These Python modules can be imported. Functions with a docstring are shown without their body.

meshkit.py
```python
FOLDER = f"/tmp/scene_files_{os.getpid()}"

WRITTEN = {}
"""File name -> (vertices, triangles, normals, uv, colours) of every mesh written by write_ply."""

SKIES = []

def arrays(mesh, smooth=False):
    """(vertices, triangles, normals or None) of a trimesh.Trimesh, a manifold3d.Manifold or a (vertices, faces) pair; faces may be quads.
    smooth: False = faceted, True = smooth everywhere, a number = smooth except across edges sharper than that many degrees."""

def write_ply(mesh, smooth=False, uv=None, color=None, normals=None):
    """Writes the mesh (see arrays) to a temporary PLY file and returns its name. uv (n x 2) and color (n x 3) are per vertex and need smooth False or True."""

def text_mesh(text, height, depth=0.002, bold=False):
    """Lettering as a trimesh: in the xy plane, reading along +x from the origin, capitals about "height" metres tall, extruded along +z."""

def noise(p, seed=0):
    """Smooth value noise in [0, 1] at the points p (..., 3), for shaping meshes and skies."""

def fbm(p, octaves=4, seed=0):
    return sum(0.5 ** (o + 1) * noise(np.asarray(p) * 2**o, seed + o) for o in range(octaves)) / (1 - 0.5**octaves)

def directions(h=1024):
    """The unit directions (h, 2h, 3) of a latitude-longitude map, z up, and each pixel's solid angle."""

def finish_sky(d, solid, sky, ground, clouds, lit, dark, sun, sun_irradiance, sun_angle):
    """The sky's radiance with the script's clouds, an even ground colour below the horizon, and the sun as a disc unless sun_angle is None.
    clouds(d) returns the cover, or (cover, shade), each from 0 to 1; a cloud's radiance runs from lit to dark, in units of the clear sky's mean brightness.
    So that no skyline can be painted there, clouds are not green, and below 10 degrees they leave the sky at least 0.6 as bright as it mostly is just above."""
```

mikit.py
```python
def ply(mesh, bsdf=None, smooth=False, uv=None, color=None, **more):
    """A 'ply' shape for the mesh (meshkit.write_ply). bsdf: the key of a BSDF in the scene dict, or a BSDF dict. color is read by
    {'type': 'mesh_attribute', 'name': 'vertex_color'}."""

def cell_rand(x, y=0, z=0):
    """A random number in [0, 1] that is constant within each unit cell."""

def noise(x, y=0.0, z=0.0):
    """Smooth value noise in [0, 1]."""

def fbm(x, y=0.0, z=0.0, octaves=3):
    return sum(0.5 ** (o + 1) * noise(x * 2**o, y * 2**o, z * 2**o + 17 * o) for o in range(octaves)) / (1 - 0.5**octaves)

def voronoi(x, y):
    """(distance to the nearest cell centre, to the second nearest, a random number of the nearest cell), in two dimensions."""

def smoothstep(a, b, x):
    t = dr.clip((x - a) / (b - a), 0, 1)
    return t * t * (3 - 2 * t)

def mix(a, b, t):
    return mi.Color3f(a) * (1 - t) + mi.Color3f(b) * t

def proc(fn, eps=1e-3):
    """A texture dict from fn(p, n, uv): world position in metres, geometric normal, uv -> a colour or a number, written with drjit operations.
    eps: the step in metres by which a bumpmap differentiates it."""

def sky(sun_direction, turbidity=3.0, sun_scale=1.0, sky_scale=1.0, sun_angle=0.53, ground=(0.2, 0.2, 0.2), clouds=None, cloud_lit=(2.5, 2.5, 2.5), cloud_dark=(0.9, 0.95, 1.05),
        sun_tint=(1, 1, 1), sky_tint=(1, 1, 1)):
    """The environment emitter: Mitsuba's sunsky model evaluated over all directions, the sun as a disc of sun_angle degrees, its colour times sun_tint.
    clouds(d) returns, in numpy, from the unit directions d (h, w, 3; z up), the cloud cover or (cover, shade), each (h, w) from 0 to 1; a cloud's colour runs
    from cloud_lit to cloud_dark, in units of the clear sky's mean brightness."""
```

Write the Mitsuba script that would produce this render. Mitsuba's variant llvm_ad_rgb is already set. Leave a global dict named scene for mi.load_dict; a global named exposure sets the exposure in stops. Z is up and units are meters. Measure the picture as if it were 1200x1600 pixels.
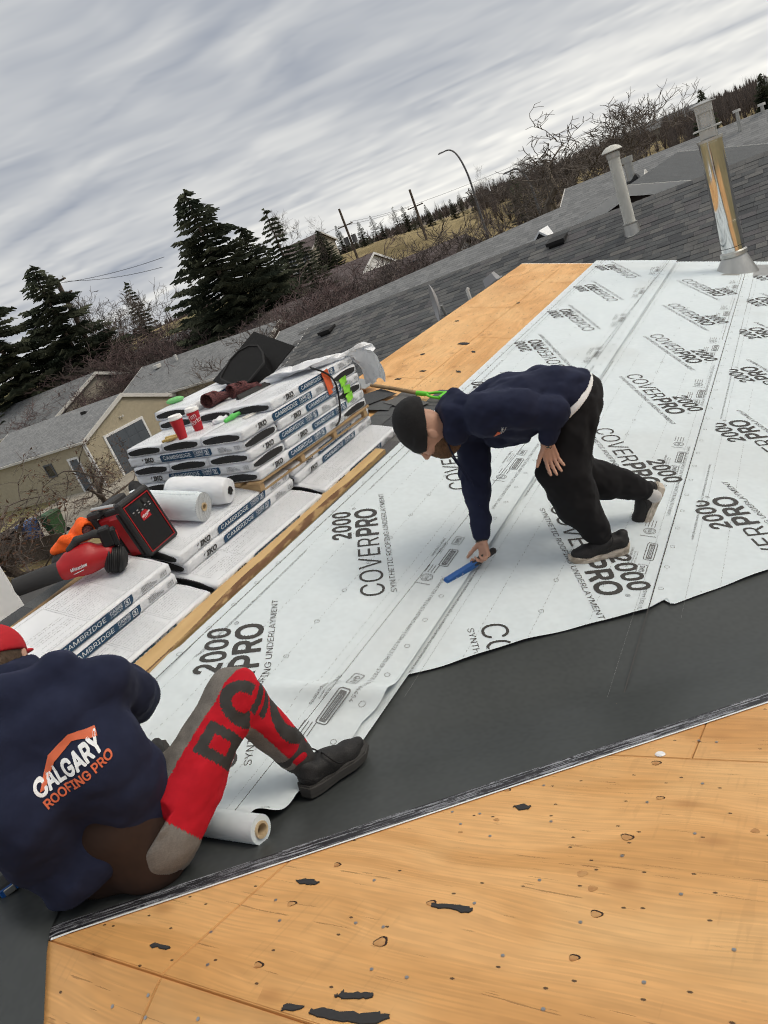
import math, random
import numpy as np, trimesh, manifold3d
import drjit as dr, mitsuba as mi
import mikit, meshkit
from shapely.geometry import Polygon, LineString, Point, box as sbox
from shapely.ops import unary_union
T = mi.ScalarTransform4f
PI = math.pi
rng = np.random.default_rng(7)
scene, labels = {'type': 'scene'}, {}

# ------------------------------------------------------------------ camera
roll, pitch, azim = (math.radians(a) for a in (22.43, 18.78, 35.67))
EYE = np.array([0, 0, 5.8])
_dn = np.array([math.sin(roll) * math.cos(pitch), math.cos(roll) * math.cos(pitch), math.sin(pitch)])
_fw = np.array([0, 0, 1.0]) - _dn * _dn[2]; _fw /= np.linalg.norm(_fw)
_rt = np.cross(_dn, _fw)
_Y = _fw * math.cos(azim) + _rt * math.sin(azim)
_R = np.array([np.cross(_Y, -_dn), _Y, -_dn])
scene['camera'] = {'type': 'perspective', 'fov': 2 * math.degrees(math.atan(600 / 1150)), 'fov_axis': 'x', 'near_clip': 0.05, 'far_clip': 9000.0,
                   'to_world': T().look_at(origin=EYE.tolist(), target=(EYE + _R[:, 2]).tolist(), up=(-_R[:, 1]).tolist())}
exposure = 2.12

# ------------------------------------------------------------------ sky: thick overcast with long ripples of cloud
def clouds(d):
    x, y, z = d[..., 0], d[..., 1], np.maximum(d[..., 2], 0)
    k = 1 / (z + 0.13)
    u, v = (x * 0.90 + y * 0.43) * k, (-x * 0.43 + y * 0.90) * k
    st = lambda *q: np.stack(np.broadcast_arrays(*q), -1)
    w = meshkit.fbm(st(u * 0.8, v * 0.8, 3.0), 4, 11) - 0.5
    w2 = meshkit.fbm(st(u * 2.2, v * 2.2, 9.0), 3, 15) - 0.5
    big = meshkit.fbm(st(u * 0.55 + 163.1 + 1.5 * w, v * 0.95 + 1.6 * w, 0.0), 4, 3)
    rip = meshkit.fbm(st(u * 1.0 + 1.6 * w + .5 * w2, v * 3.4 + 2.6 * w + .9 * w2, 7.0), 4, 5)
    fine = meshkit.fbm(st(u * 3.4 + 2 * w2, v * 13.0 + 5 * w + 2.5 * w2, 2.0), 3, 8)
    band = np.clip(meshkit.fbm(st(u * 0.7 + 83.7 + 1.2 * w, v * 1.3 + w, 4.0), 3, 19) * 2.2 - 0.6, 0, 1)      # where the fine ripples show
    t = np.clip((z - 0.50) / 0.5, 0, 1)
    lum = (1.14 - 0.85 * (big - 0.5) - 0.75 * (rip - 0.5) - 0.80 * (fine - 0.5) * (.25 + .75 * band)) * (1 + 1.0 * t * t * (3 - 2 * t))      # an overcast sky is brightest overhead
    glow = np.clip(0.5 * (x * 0.10 + y * 0.99) + 0.5, 0, 1) ** 3 * np.exp(-z * 4.2)
    lum = lum * (1 + 0.10 * np.exp(-z * 6)) + 0.72 * glow
    return np.ones_like(z), np.clip((LIT - lum) / (LIT - DARK), 0, 1)
LIT, DARK = 2.4, 0.72
scene['sky'] = mikit.sky((0.62, 0.28, 0.73), turbidity=4, sun_scale=0.30, sun_angle=30, sky_scale=1.0, clouds=clouds, cloud_lit=(2.50, 2.45, 2.27), cloud_dark=(0.585, 0.68, 0.87),
                         sun_tint=(0.92, 1, 1.12), ground=(0.16, 0.15, 0.13))

# ------------------------------------------------------------------ helpers
def uniq(k):
    if k not in scene and not any(q.startswith(k + '__') for q in scene) and k not in labels: return k
    i = 1
    while f'{k}_{i:03d}' in _used or f'{k}_{i:03d}' in scene or f'{k}_{i:03d}' in labels: i += 1
    return f'{k}_{i:03d}'
_used, _next = set(), {}
def num(k):
    i = _next.get(k, 0); _next[k] = i + 1
    return k if i == 0 else f'{k}_{i:03d}'
def thing(k, label=None, cat=None, group=None, kind=None):
    k = num(k); tag(k, label, cat, group, kind); return k
def tag(k, label=None, cat=None, group=None, kind=None):
    d = {a: b for a, b in dict(label=label, category=cat, group=group, kind=kind).items() if b}
    if d: labels[k] = d
    return k
PRE = [None]      # an optional matrix put before everything that is added
def put(name, mesh, bsdf, parent=None, smooth=False, label=None, kind=None, M=None, **kw):
    k = num(f'{parent}__{name}' if parent else name)
    if PRE[0] is not None:
        if isinstance(mesh, dict): M = PRE[0] if M is None else PRE[0] @ np.asarray(M)
        else: mesh = shift(mesh, PRE[0])
    d = mesh if isinstance(mesh, dict) else mikit.ply(mesh, bsdf, smooth=smooth, **kw)
    if M is not None: d = {**d, 'to_world': T(np.asarray(M).tolist()) if not isinstance(M, T) else M}
    scene[k] = d; tag(k, label=label, kind=kind); return k
def solo(name, mesh, bsdf, label, cat, group=None, smooth=False, kind=None, **kw):
    k = put(name, mesh, bsdf, None, smooth, **kw); tag(k, label, cat, group, kind); return k
def shift(mesh, M):
    m = trimesh.Trimesh(np.array(mesh.vertices), np.array(mesh.faces), process=False); m.apply_transform(np.asarray(M, float)); return m
cat_ = lambda ms: trimesh.util.concatenate([m for m in ms])
def mesh_(v, f): return trimesh.Trimesh(np.asarray(v, float), np.asarray(f, int), process=False)
def box(lo, hi, ch=0.0):
    lo, hi = np.minimum(lo, hi).astype(float), np.maximum(lo, hi).astype(float)
    if ch <= 0:
        m = trimesh.creation.box(extents=hi - lo); m.apply_translation((lo + hi) / 2); return m
    ch = min(ch, 0.45 * (hi - lo).min()); P = []
    for sx in (0, 1):
        for sy in (0, 1):
            for sz in (0, 1):
                c = np.array([(lo, hi)[sx][0], (lo, hi)[sy][1], (lo, hi)[sz][2]]); g = np.array([1 - 2 * sx, 1 - 2 * sy, 1 - 2 * sz]) * ch
                P += [c + g * [0, 1, 1], c + g * [1, 0, 1], c + g * [1, 1, 0]]
    return trimesh.convex.convex_hull(np.array(P))
def hull(P): return trimesh.convex.convex_hull(np.asarray(P, float))
def frame(o, ex, ez):
    ex = np.array(ex, float); ex /= np.linalg.norm(ex); ez = np.array(ez, float); ez -= ex * (ez @ ex); ez /= np.linalg.norm(ez)
    M = np.eye(4); M[:3, 0] = ex; M[:3, 1] = np.cross(ez, ex); M[:3, 2] = ez; M[:3, 3] = o; return M
def tube(P, r, n=8, cap=True):
    P = np.asarray(P, float); r = np.broadcast_to(np.asarray(r, float), (len(P),))
    t = np.gradient(P, axis=0); t /= np.linalg.norm(t, axis=1, keepdims=True) + 1e-12
    a = np.cross(t[0], [0, 0, 1.0]) if abs(t[0][2]) < 0.9 else np.cross(t[0], [1.0, 0, 0])
    A = []
    for ti in t:
        a = a - ti * (a @ ti); a /= np.linalg.norm(a) + 1e-12; A.append(a)
    A = np.array(A); B = np.cross(t, A); g = np.arange(n) * 2 * PI / n
    V = (P[:, None] + r[:, None, None] * (np.cos(g)[None, :, None] * A[:, None] + np.sin(g)[None, :, None] * B[:, None])).reshape(-1, 3)
    i, j = np.meshgrid(np.arange(len(P) - 1), np.arange(n), indexing='ij'); i = i.ravel(); j = j.ravel(); k = (j + 1) % n
    F = np.vstack([np.stack([i * n + j, i * n + k, (i + 1) * n + k], 1), np.stack([i * n + j, (i + 1) * n + k, (i + 1) * n + j], 1)])
    if cap:
        V = np.vstack([V, P[0], P[-1]]); c0, c1, L = len(V) - 2, len(V) - 1, (len(P) - 1) * n; q = np.arange(n); q2 = (q + 1) % n
        F = np.vstack([F, np.stack([q2, q, q * 0 + c0], 1), np.stack([L + q, L + q2, q * 0 + c1], 1)])
    return mesh_(V, F)
def lathe(prof, n=24):
    m = trimesh.creation.revolve(np.array(prof, float), sections=n); return mesh_(m.vertices, m.faces)
def prism(poly2, h0, h1):
    m = trimesh.creation.extrude_polygon(Polygon(poly2) if not hasattr(poly2, 'exterior') else poly2, h1 - h0, engine='earcut'); m.apply_translation([0, 0, h0]); return mesh_(m.vertices, m.faces)
def spline(P, n):
    from scipy.interpolate import CubicSpline
    P = np.asarray(P, float); return CubicSpline(np.arange(len(P)), P, axis=0)(np.linspace(0, len(P) - 1, n))
def annulus(c, axis, r0, r1, L, n=28):
    M = frame(c, np.cross(axis, [0.3, 0.5, 0.8]), axis); m = lathe([(r0, 0), (r1, 0), (r1, L), (r0, L), (r0, 0)], n); return shift(m, M)
def gridmesh(fn, us, vs):
    U, V = np.meshgrid(us, vs, indexing='ij'); P = fn(U, V).reshape(-1, 3); a, b = len(us), len(vs)
    i, j = np.meshgrid(np.arange(a - 1), np.arange(b - 1), indexing='ij'); q = (i * b + j).ravel()
    return mesh_(P, np.vstack([np.stack([q, q + b, q + b + 1], 1), np.stack([q, q + b + 1, q + 1], 1)]))

# surface nets: a smooth mesh of sdf(p) = 0
def snet(sdf, lo, hi, h):
    lo = np.asarray(lo, float); n = np.ceil((np.asarray(hi, float) - lo) / h).astype(int) + 1
    ax = [lo[k] + h * np.arange(n[k]) for k in range(3)]
    X = np.stack(np.meshgrid(*ax, indexing='ij'), -1); S = sdf(X.reshape(-1, 3)).reshape(n)
    N = n - 1; acc = np.zeros((*N, 3)); cnt = np.zeros(N)
    cs = [(a, b, c) for a in (0, 1) for b in (0, 1) for c in (0, 1)]
    sl = lambda c: S[c[0]:c[0] + N[0], c[1]:c[1] + N[1], c[2]:c[2] + N[2]]
    for a in range(8):
        for b in range(a + 1, 8):
            if sum(x != y for x, y in zip(cs[a], cs[b])) != 1: continue
            sa, sb = sl(cs[a]), sl(cs[b]); on = (sa < 0) != (sb < 0)
            t = np.where(on, sa / np.where(on, sa - sb, 1), 0)
            acc += on[..., None] * (np.array(cs[a]) + t[..., None] * (np.array(cs[b]) - np.array(cs[a]))); cnt += on
    idx = -np.ones(N, int); act = cnt > 0; idx[act] = np.arange(act.sum())
    V = lo + h * (np.argwhere(act) + acc[act] / cnt[act][:, None]); F = []
    for k in range(3):
        a, b = (k + 1) % 3, (k + 2) % 3
        sh = [slice(1, -1)] * 3; sh[k] = slice(0, -1); s0 = S[tuple(sh)]; sh[k] = slice(1, None); s1 = S[tuple(sh)]
        for flip, on in ((False, (s0 < 0) & (s1 >= 0)), (True, (s0 >= 0) & (s1 < 0))):
            q = np.argwhere(on); 
            if not len(q): continue
            off = np.ones(3, int); off[k] = 0; q = q + off
            def at(da, db):
                w = q.copy(); w[:, a] -= da; w[:, b] -= db; return idx[w[:, 0], w[:, 1], w[:, 2]]
            c0, c1, c2, c3 = at(1, 1), at(0, 1), at(0, 0), at(1, 0)
            F.append(np.vstack([np.stack([c0, c1, c2], 1), np.stack([c0, c2, c3], 1)]) if not flip else np.vstack([np.stack([c0, c2, c1], 1), np.stack([c0, c3, c2], 1)]))
    return mesh_(V, np.vstack(F))
def cone_(p, a, b, ra, rb):     # distance to a tapered capsule
    a, b = np.asarray(a, float), np.asarray(b, float); d = b - a; t = np.clip(((p - a) @ d) / max(d @ d, 1e-9), 0, 1)
    return np.linalg.norm(p - a - t[:, None] * d, axis=1) - (ra + (rb - ra) * t)
def ell_(p, c, r, R=None):
    q = p - np.asarray(c, float); q = q @ R if R is not None else q; r = np.asarray(r, float)
    k0 = np.linalg.norm(q / r, axis=1); k1 = np.linalg.norm(q / (r * r), axis=1) + 1e-9; return k0 * (k0 - 1) / k1
def smin(a, b, k):
    h = np.clip(0.5 + 0.5 * (b - a) / k, 0, 1); return b * (1 - h) + a * h - k * h * (1 - h)
def blend(p, prims, k=0.03):
    d = None
    for q in prims:
        kk = q[-1] if isinstance(q[-1], float) and q[0] == 'k' else k
        e = cone_(p, *q[1:5]) if q[0] == 'c' else ell_(p, *q[1:4]) if q[0] == 'e' else q[1](p)
        d = e if d is None else smin(d, e, k)
    return d

# lettering as flat triangles in 2-D
_gl = {}
def glyphs(text, h, bold=False, thin=0.0, fat=0.0):
    key = (text, bold, thin, fat)
    if key not in _gl:
        m = meshkit.text_mesh(text, 1.0, 0.1, bold); f = m.faces[m.face_normals[:, 2] > 0.5]; v = m.vertices[:, :2]
        if thin or fat:
            g = unary_union([Polygon(v[t]).buffer(1e-4) for t in f]).buffer(fat - thin).simplify(0.006)
            V, F, n = [], [], 0
            for q in getattr(g, 'geoms', [g]):
                a, b = trimesh.creation.triangulate_polygon(q, engine='earcut'); V.append(a); F.append(b + n); n += len(a)
            v, f = np.vstack(V), np.vstack(F)
        else:
            u, inv = np.unique(f, return_inverse=True); v, f = v[u], inv.reshape(-1, 3)
        _gl[key] = (v, f)
    v, f = _gl[key]; return v * h, f
class Print:            # collects flat print in the coordinates (a, b) of a surface
    def __init__(s): s.v, s.f, s.n = [], [], 0
    def add(s, v, f): s.v.append(np.asarray(v, float)); s.f.append(np.asarray(f, int) + s.n); s.n += len(v)
    def text(s, t, h, at, ang=0.0, bold=False, thin=0.0, fat=0.0, sx=1.0, anchor='l', shear=0.0):
        v, f = glyphs(t, h, bold, thin, fat); v = v * [sx, 1]; w = v[:, 0].max()
        if shear: v = v + np.stack([v[:, 1] * shear, 0 * v[:, 1]], 1)
        if anchor == 'c': v = v - [w / 2, h / 2]
        c, q = math.cos(ang), math.sin(ang); s.add(v @ np.array([[c, q], [-q, c]]) + at, f); return w
    def poly(s, P):
        P = P if hasattr(P, 'exterior') or hasattr(P, 'geoms') else Polygon(P)
        for g in getattr(P, 'geoms', [P]): s.add(*trimesh.creation.triangulate_polygon(g, engine='earcut'))
    def line(s, a, b, w, n=1):
        a, b = np.array(a, float), np.array(b, float); t = (b - a) / np.linalg.norm(b - a); m = np.array([-t[1], t[0]]) * w / 2
        for i in range(n):
            p, q = a + (b - a) * i / n, a + (b - a) * (i + 1) / n; s.add([p - m, q - m, q + m, p + m], [[0, 1, 2], [0, 2, 3]])
    def ring(s, c, r, w, n=14, sy=1.0):
        g = np.arange(n) * 2 * PI / n; o = np.stack([np.cos(g), np.sin(g) * sy], 1)
        i = np.arange(n); j = (i + 1) % n
        s.add(np.vstack([o * (r - w / 2), o * (r + w / 2)]) + c, np.vstack([np.stack([i, n + i, n + j], 1), np.stack([i, n + j, j], 1)]))
    def mesh(s, fn):
        v = np.vstack(s.v); P = fn(v[:, 0], v[:, 1]); f = np.vstack(s.f); return mesh_(P, f)
    def __len__(s): return s.n

# ------------------------------------------------------------------ materials
def P3(p): return p.x, p.y, p.z
def mat(k, rgb, rough=0.6, bump=None, bs=0.002, eps=2e-3, **kw):
    col = mikit.proc(rgb) if callable(rgb) else {'type': 'rgb', 'value': list(map(float, rgb))}
    b = {'type': 'principled', 'base_color': col, 'roughness': rough, 'specular': kw.pop('spec', 0.4), **kw}
    if bump is not None: b = {'type': 'bumpmap', 'scale': bs, 'nested_texture': mikit.proc(bump, eps=eps), 'nested_bsdf': b}
    scene['mat_' + k] = {'type': 'twosided', 'nested': b}; return 'mat_' + k
N, FB, SS, MX = mikit.noise, mikit.fbm, mikit.smoothstep, mikit.mix

def f_wood(p, n, uv):
    w = dr.select(dr.abs(n.x) > 0.15, 1.0, 0.0)          # the sheets of the main slope have their grain along the ridge
    a, b = dr.select(w > 0.5, p.y, p.x), dr.select(w > 0.5, p.x, p.y)
    warp = FB(a * 2.0, b * 4, 4, 2)
    g = FB(a * 1.1, b * 9 + warp * 3.5, 1, 4)
    c = MX((0.64, 0.365, 0.150), (0.53, 0.28, 0.10), SS(0.25, 0.75, g))
    c = MX(c, (0.45, 0.215, 0.07), 0.55 * SS(0.50, 0.80, FB(a * 0.9 + 9, b * 1.5, 3, 4)))
    c = MX(c, (0.70, 0.46, 0.22), 0.35 * SS(0.50, 0.75, FB(a * 2.2, b * 3.0, 12, 4)))
    c = c * (0.91 + 0.18 * N(a * 6, b * 230 + warp * 18, 2)) * (0.95 + 0.10 * N(a * 22, b * 70 + warp * 9, 6))
    s = N(a * 16, b * 330, 5) * N(a * 4, b * 90, 8)                    # short dark checks along the grain
    c = MX(c, (0.20, 0.095, 0.035), 0.60 * SS(0.64, 0.78, s))
    x = N(a * 120, b * 11, 15) * SS(.5, .62, FB(a * 2.5, b * 2.5, 17, 2))   # scuffs across it
    c = MX(c, (0.30, 0.16, 0.065), 0.12 * SS(0.72, 0.90, x))
    d1, d2, r = mikit.voronoi(a * 13 + 3, b * 21.0)                    # old nail marks
    c = MX(c, (0.04, 0.024, 0.014), 0.9 * SS(0.83, 0.85, r) * SS(0.085, 0.05, d1))
    d1, d2, r = mikit.voronoi(a * 4.1, b * 7.0)                        # brown stains round knots
    return MX(c, (0.33, 0.15, 0.05), 0.5 * SS(0.80, 0.82, r) * SS(0.24, 0.02, d1))
mat('wood', f_wood, 0.55, bump=lambda p, n, uv: FB(p.x * 20, p.y * 130, p.z * 20, 2) * 0.6 + N(p.x * 4, p.y * 4, 0) * 1.0, bs=0.0030, spec=0.35)
mat('memb', lambda p, n, uv: MX((0.035, 0.0395, 0.040), (0.052, 0.057, 0.0575), FB(p.x * 1.7, p.y * 1.7, 5, 3)) * (0.93 + 0.14 * N(p.x * 70, p.y * 70, 3)), 0.42,
    bump=lambda p, n, uv: FB(p.x * 3, p.y * 3, 2, 3), bs=0.006, spec=0.35)
mat('fray', lambda p, n, uv: MX((0.018, 0.018, 0.022), (0.26, 0.27, 0.30), SS(0.42, 0.66, N((p.x + p.y) * 7, (p.x - p.y) * 330, 0) * (0.60 + 0.5 * N((p.x + p.y) * 60, (p.x - p.y) * 200, 4)))), 0.45, bump=lambda p, n, uv: N((p.x + p.y) * 12, (p.x - p.y) * 200, 0), bs=0.002)
def f_under(p, n, uv):
    c = MX((0.60, 0.66, 0.69), (0.565, 0.625, 0.655), FB(p.x * 7, p.y * 7, 2, 3))
    c = c * (0.965 + 0.07 * FB(p.x * 45, p.y * 45, 6, 2))
    d = SS(0.60, 0.78, FB(p.x * 1.1 + 3, p.y * 1.1, 9, 4))
    return MX(c, (0.47, 0.49, 0.49), 0.30 * d)
mat('under', f_under, 0.55, bump=lambda p, n, uv: FB(p.x * 6, p.y * 6, 1, 3) * 1.0 + N(p.x * 160, p.y * 160, 3) * 0.05, bs=0.010, spec=0.25)
mat('ink', (0.050, 0.049, 0.048), 0.6, spec=0.25)
mat('inkmid', (0.15, 0.155, 0.158), 0.6, spec=.25); mat('inkgrey', (0.16, 0.165, 0.17), 0.6)
def f_shing(tint):
    def fn(p, n, uv):
        g = N(p.x * 420, p.y * 420, p.z * 420); q = FB(p.x * 5, p.y * 5, p.z * 5, 2)
        return mi.Color3f(*tint) * (0.55 + 0.65 * g + 0.35 * q)
    return fn
TONES = [(0.075, 0.079, 0.083), (0.096, 0.097, 0.098), (0.058, 0.061, 0.066), (0.088, 0.086, 0.091), (0.115, 0.115, 0.114)]
for i, t in enumerate(TONES): mat(f'shingle{i}', f_shing(t), 0.85, spec=0.2)
def f_farroof(a, b):
    def fn(p, n, uv):
        r = mikit.cell_rand(dr.floor(p.x * 4), dr.floor(p.z * 18), dr.floor(p.y * 1.5)); q = N(p.x * 26, p.y * 26, p.z * 40)
        line = SS(0.75, 0.95, p.z * 18 - dr.floor(p.z * 18))
        return MX(a, b, 0.65 * r + 0.5 * (q - 0.3)) * (1 - 0.4 * line)
    return fn
mat('roofgrey', f_farroof((0.105, 0.11, 0.115), (0.19, 0.195, 0.20)), 0.9, spec=0.15)
mat('roofbrown', f_farroof((0.10, 0.082, 0.082), (0.15, 0.125, 0.125)), 0.9, spec=0.15)
mat('rooflight', f_farroof((0.15, 0.155, 0.16), (0.25, 0.255, 0.26)), 0.9, spec=0.15)
mat('stucco', lambda p, n, uv: mi.Color3f(0.40, 0.355, 0.26) * (0.88 + 0.2 * FB(p.x * 8, p.y * 8, p.z * 8, 3)), 0.9, spec=0.15)
mat('siding', lambda p, n, uv: mi.Color3f(0.40, 0.37, 0.31) * (0.9 - 0.25 * SS(0.8, 1.0, p.z * 7 - dr.floor(p.z * 7))), 0.8, spec=0.2)
mat('white', (0.72, 0.73, 0.74), 0.45)
mat('offwhite', (0.58, 0.57, 0.54), 0.5)
mat('darktrim', (0.035, 0.03, 0.028), 0.6)
mat('slate', (0.085, 0.10, 0.12), 0.5)
mat('glass', (0.02, 0.024, 0.028), 0.08, spec=0.7)
mat('black', (0.009, 0.009, 0.010), 0.5, spec=0.3)
mat('blackmatt', (0.018, 0.018, 0.019), 0.75)
mat('rubber', (0.025, 0.025, 0.026), 0.65)
mat('galv', lambda p, n, uv: mi.Color3f(0.62, 0.63, 0.63) * (0.95 + 0.2 * FB(p.x * 14, p.y * 14, p.z * 7, 3)), 0.07, metallic=1.0)
mat('galvdull', lambda p, n, uv: mi.Color3f(0.48, 0.48, 0.46) * (0.8 + 0.35 * FB(p.x * 9, p.y * 9, p.z * 5, 3)), 0.38, metallic=0.85)
mat('pvc', lambda p, n, uv: mi.Color3f(0.56, 0.56, 0.52) * (0.78 + 0.35 * FB(p.x * 9, p.y * 9, p.z * 3, 3)), 0.6)
mat('nail', (0.34, 0.35, 0.36), 0.35, metallic=0.8)

# ------------------------------------------------------------------ the roof being worked on: its planes
C18, S18, T18 = math.cos(math.radians(18)), math.sin(math.radians(18)), math.tan(math.radians(18))
MO, MS, MN = np.array([0, 0, 3.6445]), np.array([C18, 0, -S18]), np.array([S18, 0, C18])
def onM(s, y, h=0.0):                              # main slope: s down the slope, y along the ridge, h above it
    s, y, h = np.broadcast_arrays(np.asarray(s, float), np.asarray(y, float), np.asarray(h, float))
    return MO + s[..., None] * MS + y[..., None] * np.array([0, 1.0, 0]) + h[..., None] * MN
FM = np.eye(4); FM[:3, 0] = MS; FM[:3, 1] = [0, 1, 0]; FM[:3, 2] = MN; FM[:3, 3] = MO
WO = np.array([0, 0.59, 4.49])
FW = np.eye(4); FW[:3, 0] = [1, 0, 0]; FW[:3, 1] = [0, C18, -S18]; FW[:3, 2] = [0, S18, C18]; FW[:3, 3] = WO        # wing slope facing away
FV = np.eye(4); FV[:3, 0] = [-1, 0, 0]; FV[:3, 1] = [0, -C18, -S18]; FV[:3, 2] = [0, -S18, C18]; FV[:3, 3] = WO     # wing slope on the camera's side
SR, XR = -3.83, -3.83 * C18                          # the main ridge
ZR = 3.6445 + 3.83 * S18
YE, YN = 10.42, -4.6                                 # far and near gable ends
ND = SR * 2 - 0
def zM(x): return 3.6445 - T18 * x
def zW(y): return 4.49 - T18 * (y - 0.59)
def zV(y): return 4.49 + T18 * (y - 0.59)
def smx(a, b, k): h = np.clip(0.5 + 0.5 * (a - b) / k, 0, 1); return b * (1 - h) + a * h + k * h * (1 - h)
def roofz(x, y, k=0.05):
    w = -smx(-zW(y), -zV(y), 0.012); return smx(zM(x), w, k)

house = thing('house', 'house under the workers with a half stripped roof of bare plywood and pale underlayment', 'house')
XE, XL = 2.3, 2 * XR - 2.3 - 0.0
def slab(poly, F, h0, h1): return shift(prism(poly, h0, h1), F)
sE = XE / C18
deckM = slab([(SR, YN), (SR, YE), (sE, YE), (sE, YN)], FM, -0.06, -0.013)
FL = np.eye(4); FL[:3, 0] = [-C18, 0, -S18]; FL[:3, 1] = [0, -1, 0]; FL[:3, 2] = [-S18, 0, C18]; FL[:3, 3] = [XR, 0, ZR]
deckL = slab([(0, -YN), (0, -YE), (6.2, -YE), (6.2, -YN)], FL, -0.06, -0.004)
put('roof_deck', deckM, 'mat_wood', house)
put('rear_slope', deckL, 'mat_shingle0', house)
put('wing_deck', cat_([slab([(-2.62, 0), (6.5, 0), (6.5, 5.05), (2.4, 5.05), (-2.62, 0.02)], FW, -0.06, -0.013), slab([(2.62, 0), (-6.5, 0), (-6.5, 5.05), (-2.4, 5.05)], FV, -0.06, -0.013)]), 'mat_wood', house)
wall = cat_([box((XL + 0.5, YN + 0.4, -0.5), (XE - 0.45, YE - 0.35, 2.75)), box((XE - 0.5, -3.6, -0.5), (6.2, 4.8, 2.75)),
             prism([(XL + 0.5, 2.7), (XE - 0.45, 2.7), (XR, ZR - 0.12)], 0, 0.12).apply_transform(frame([0, YE - 0.35, 0], [1, 0, 0], [0, -1, 0]))])
put('wall', wall, 'mat_siding', house)
put('fascia', cat_([slab([(SR, YE), (SR, YE + 0.03), (sE, YE + 0.03), (sE, YE)], FM, -0.17, -0.002), box((XE, YN, zM(XE) - .19), (XE + .03, 5.4, zM(XE) - .01))]), 'mat_white', house)
tn = Print; 
# plywood sheets: 1.22 x 2.44 m with 3 mm gaps
def sheet(F, a0, a1, b0, b1, clip=None):
    g = 0.0016; q = sbox(a0 + g, b0 + g, a1 - g, b1 - g)
    if clip is not None: q = q.intersection(clip)
    if q.is_empty or q.area < 1e-3 or not hasattr(q, 'exterior'): return
    top = q.buffer(-0.0025, join_style=2)
    m = cat_([prism(q, -0.012, -0.0022), prism(top, -0.0022, 0.0)]) if hasattr(top, 'exterior') else prism(q, -0.012, 0.0)
    put('plywood_sheet', shift(m, F), 'mat_wood', house)
cw = Polygon([(-2.62, 0.0), (6.4, 0.0), (6.4, 5.0), (2.35, 5.0)])
for x0 in np.arange(-1.524 - 2.44, 6.4, 2.44): sheet(FW, x0, x0 + 2.44, 0.002, 1.226, cw)
for x0 in np.arange(-3.0, 6.4, 2.44): sheet(FW, x0, x0 + 2.44, 1.226, 2.446, cw)
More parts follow.
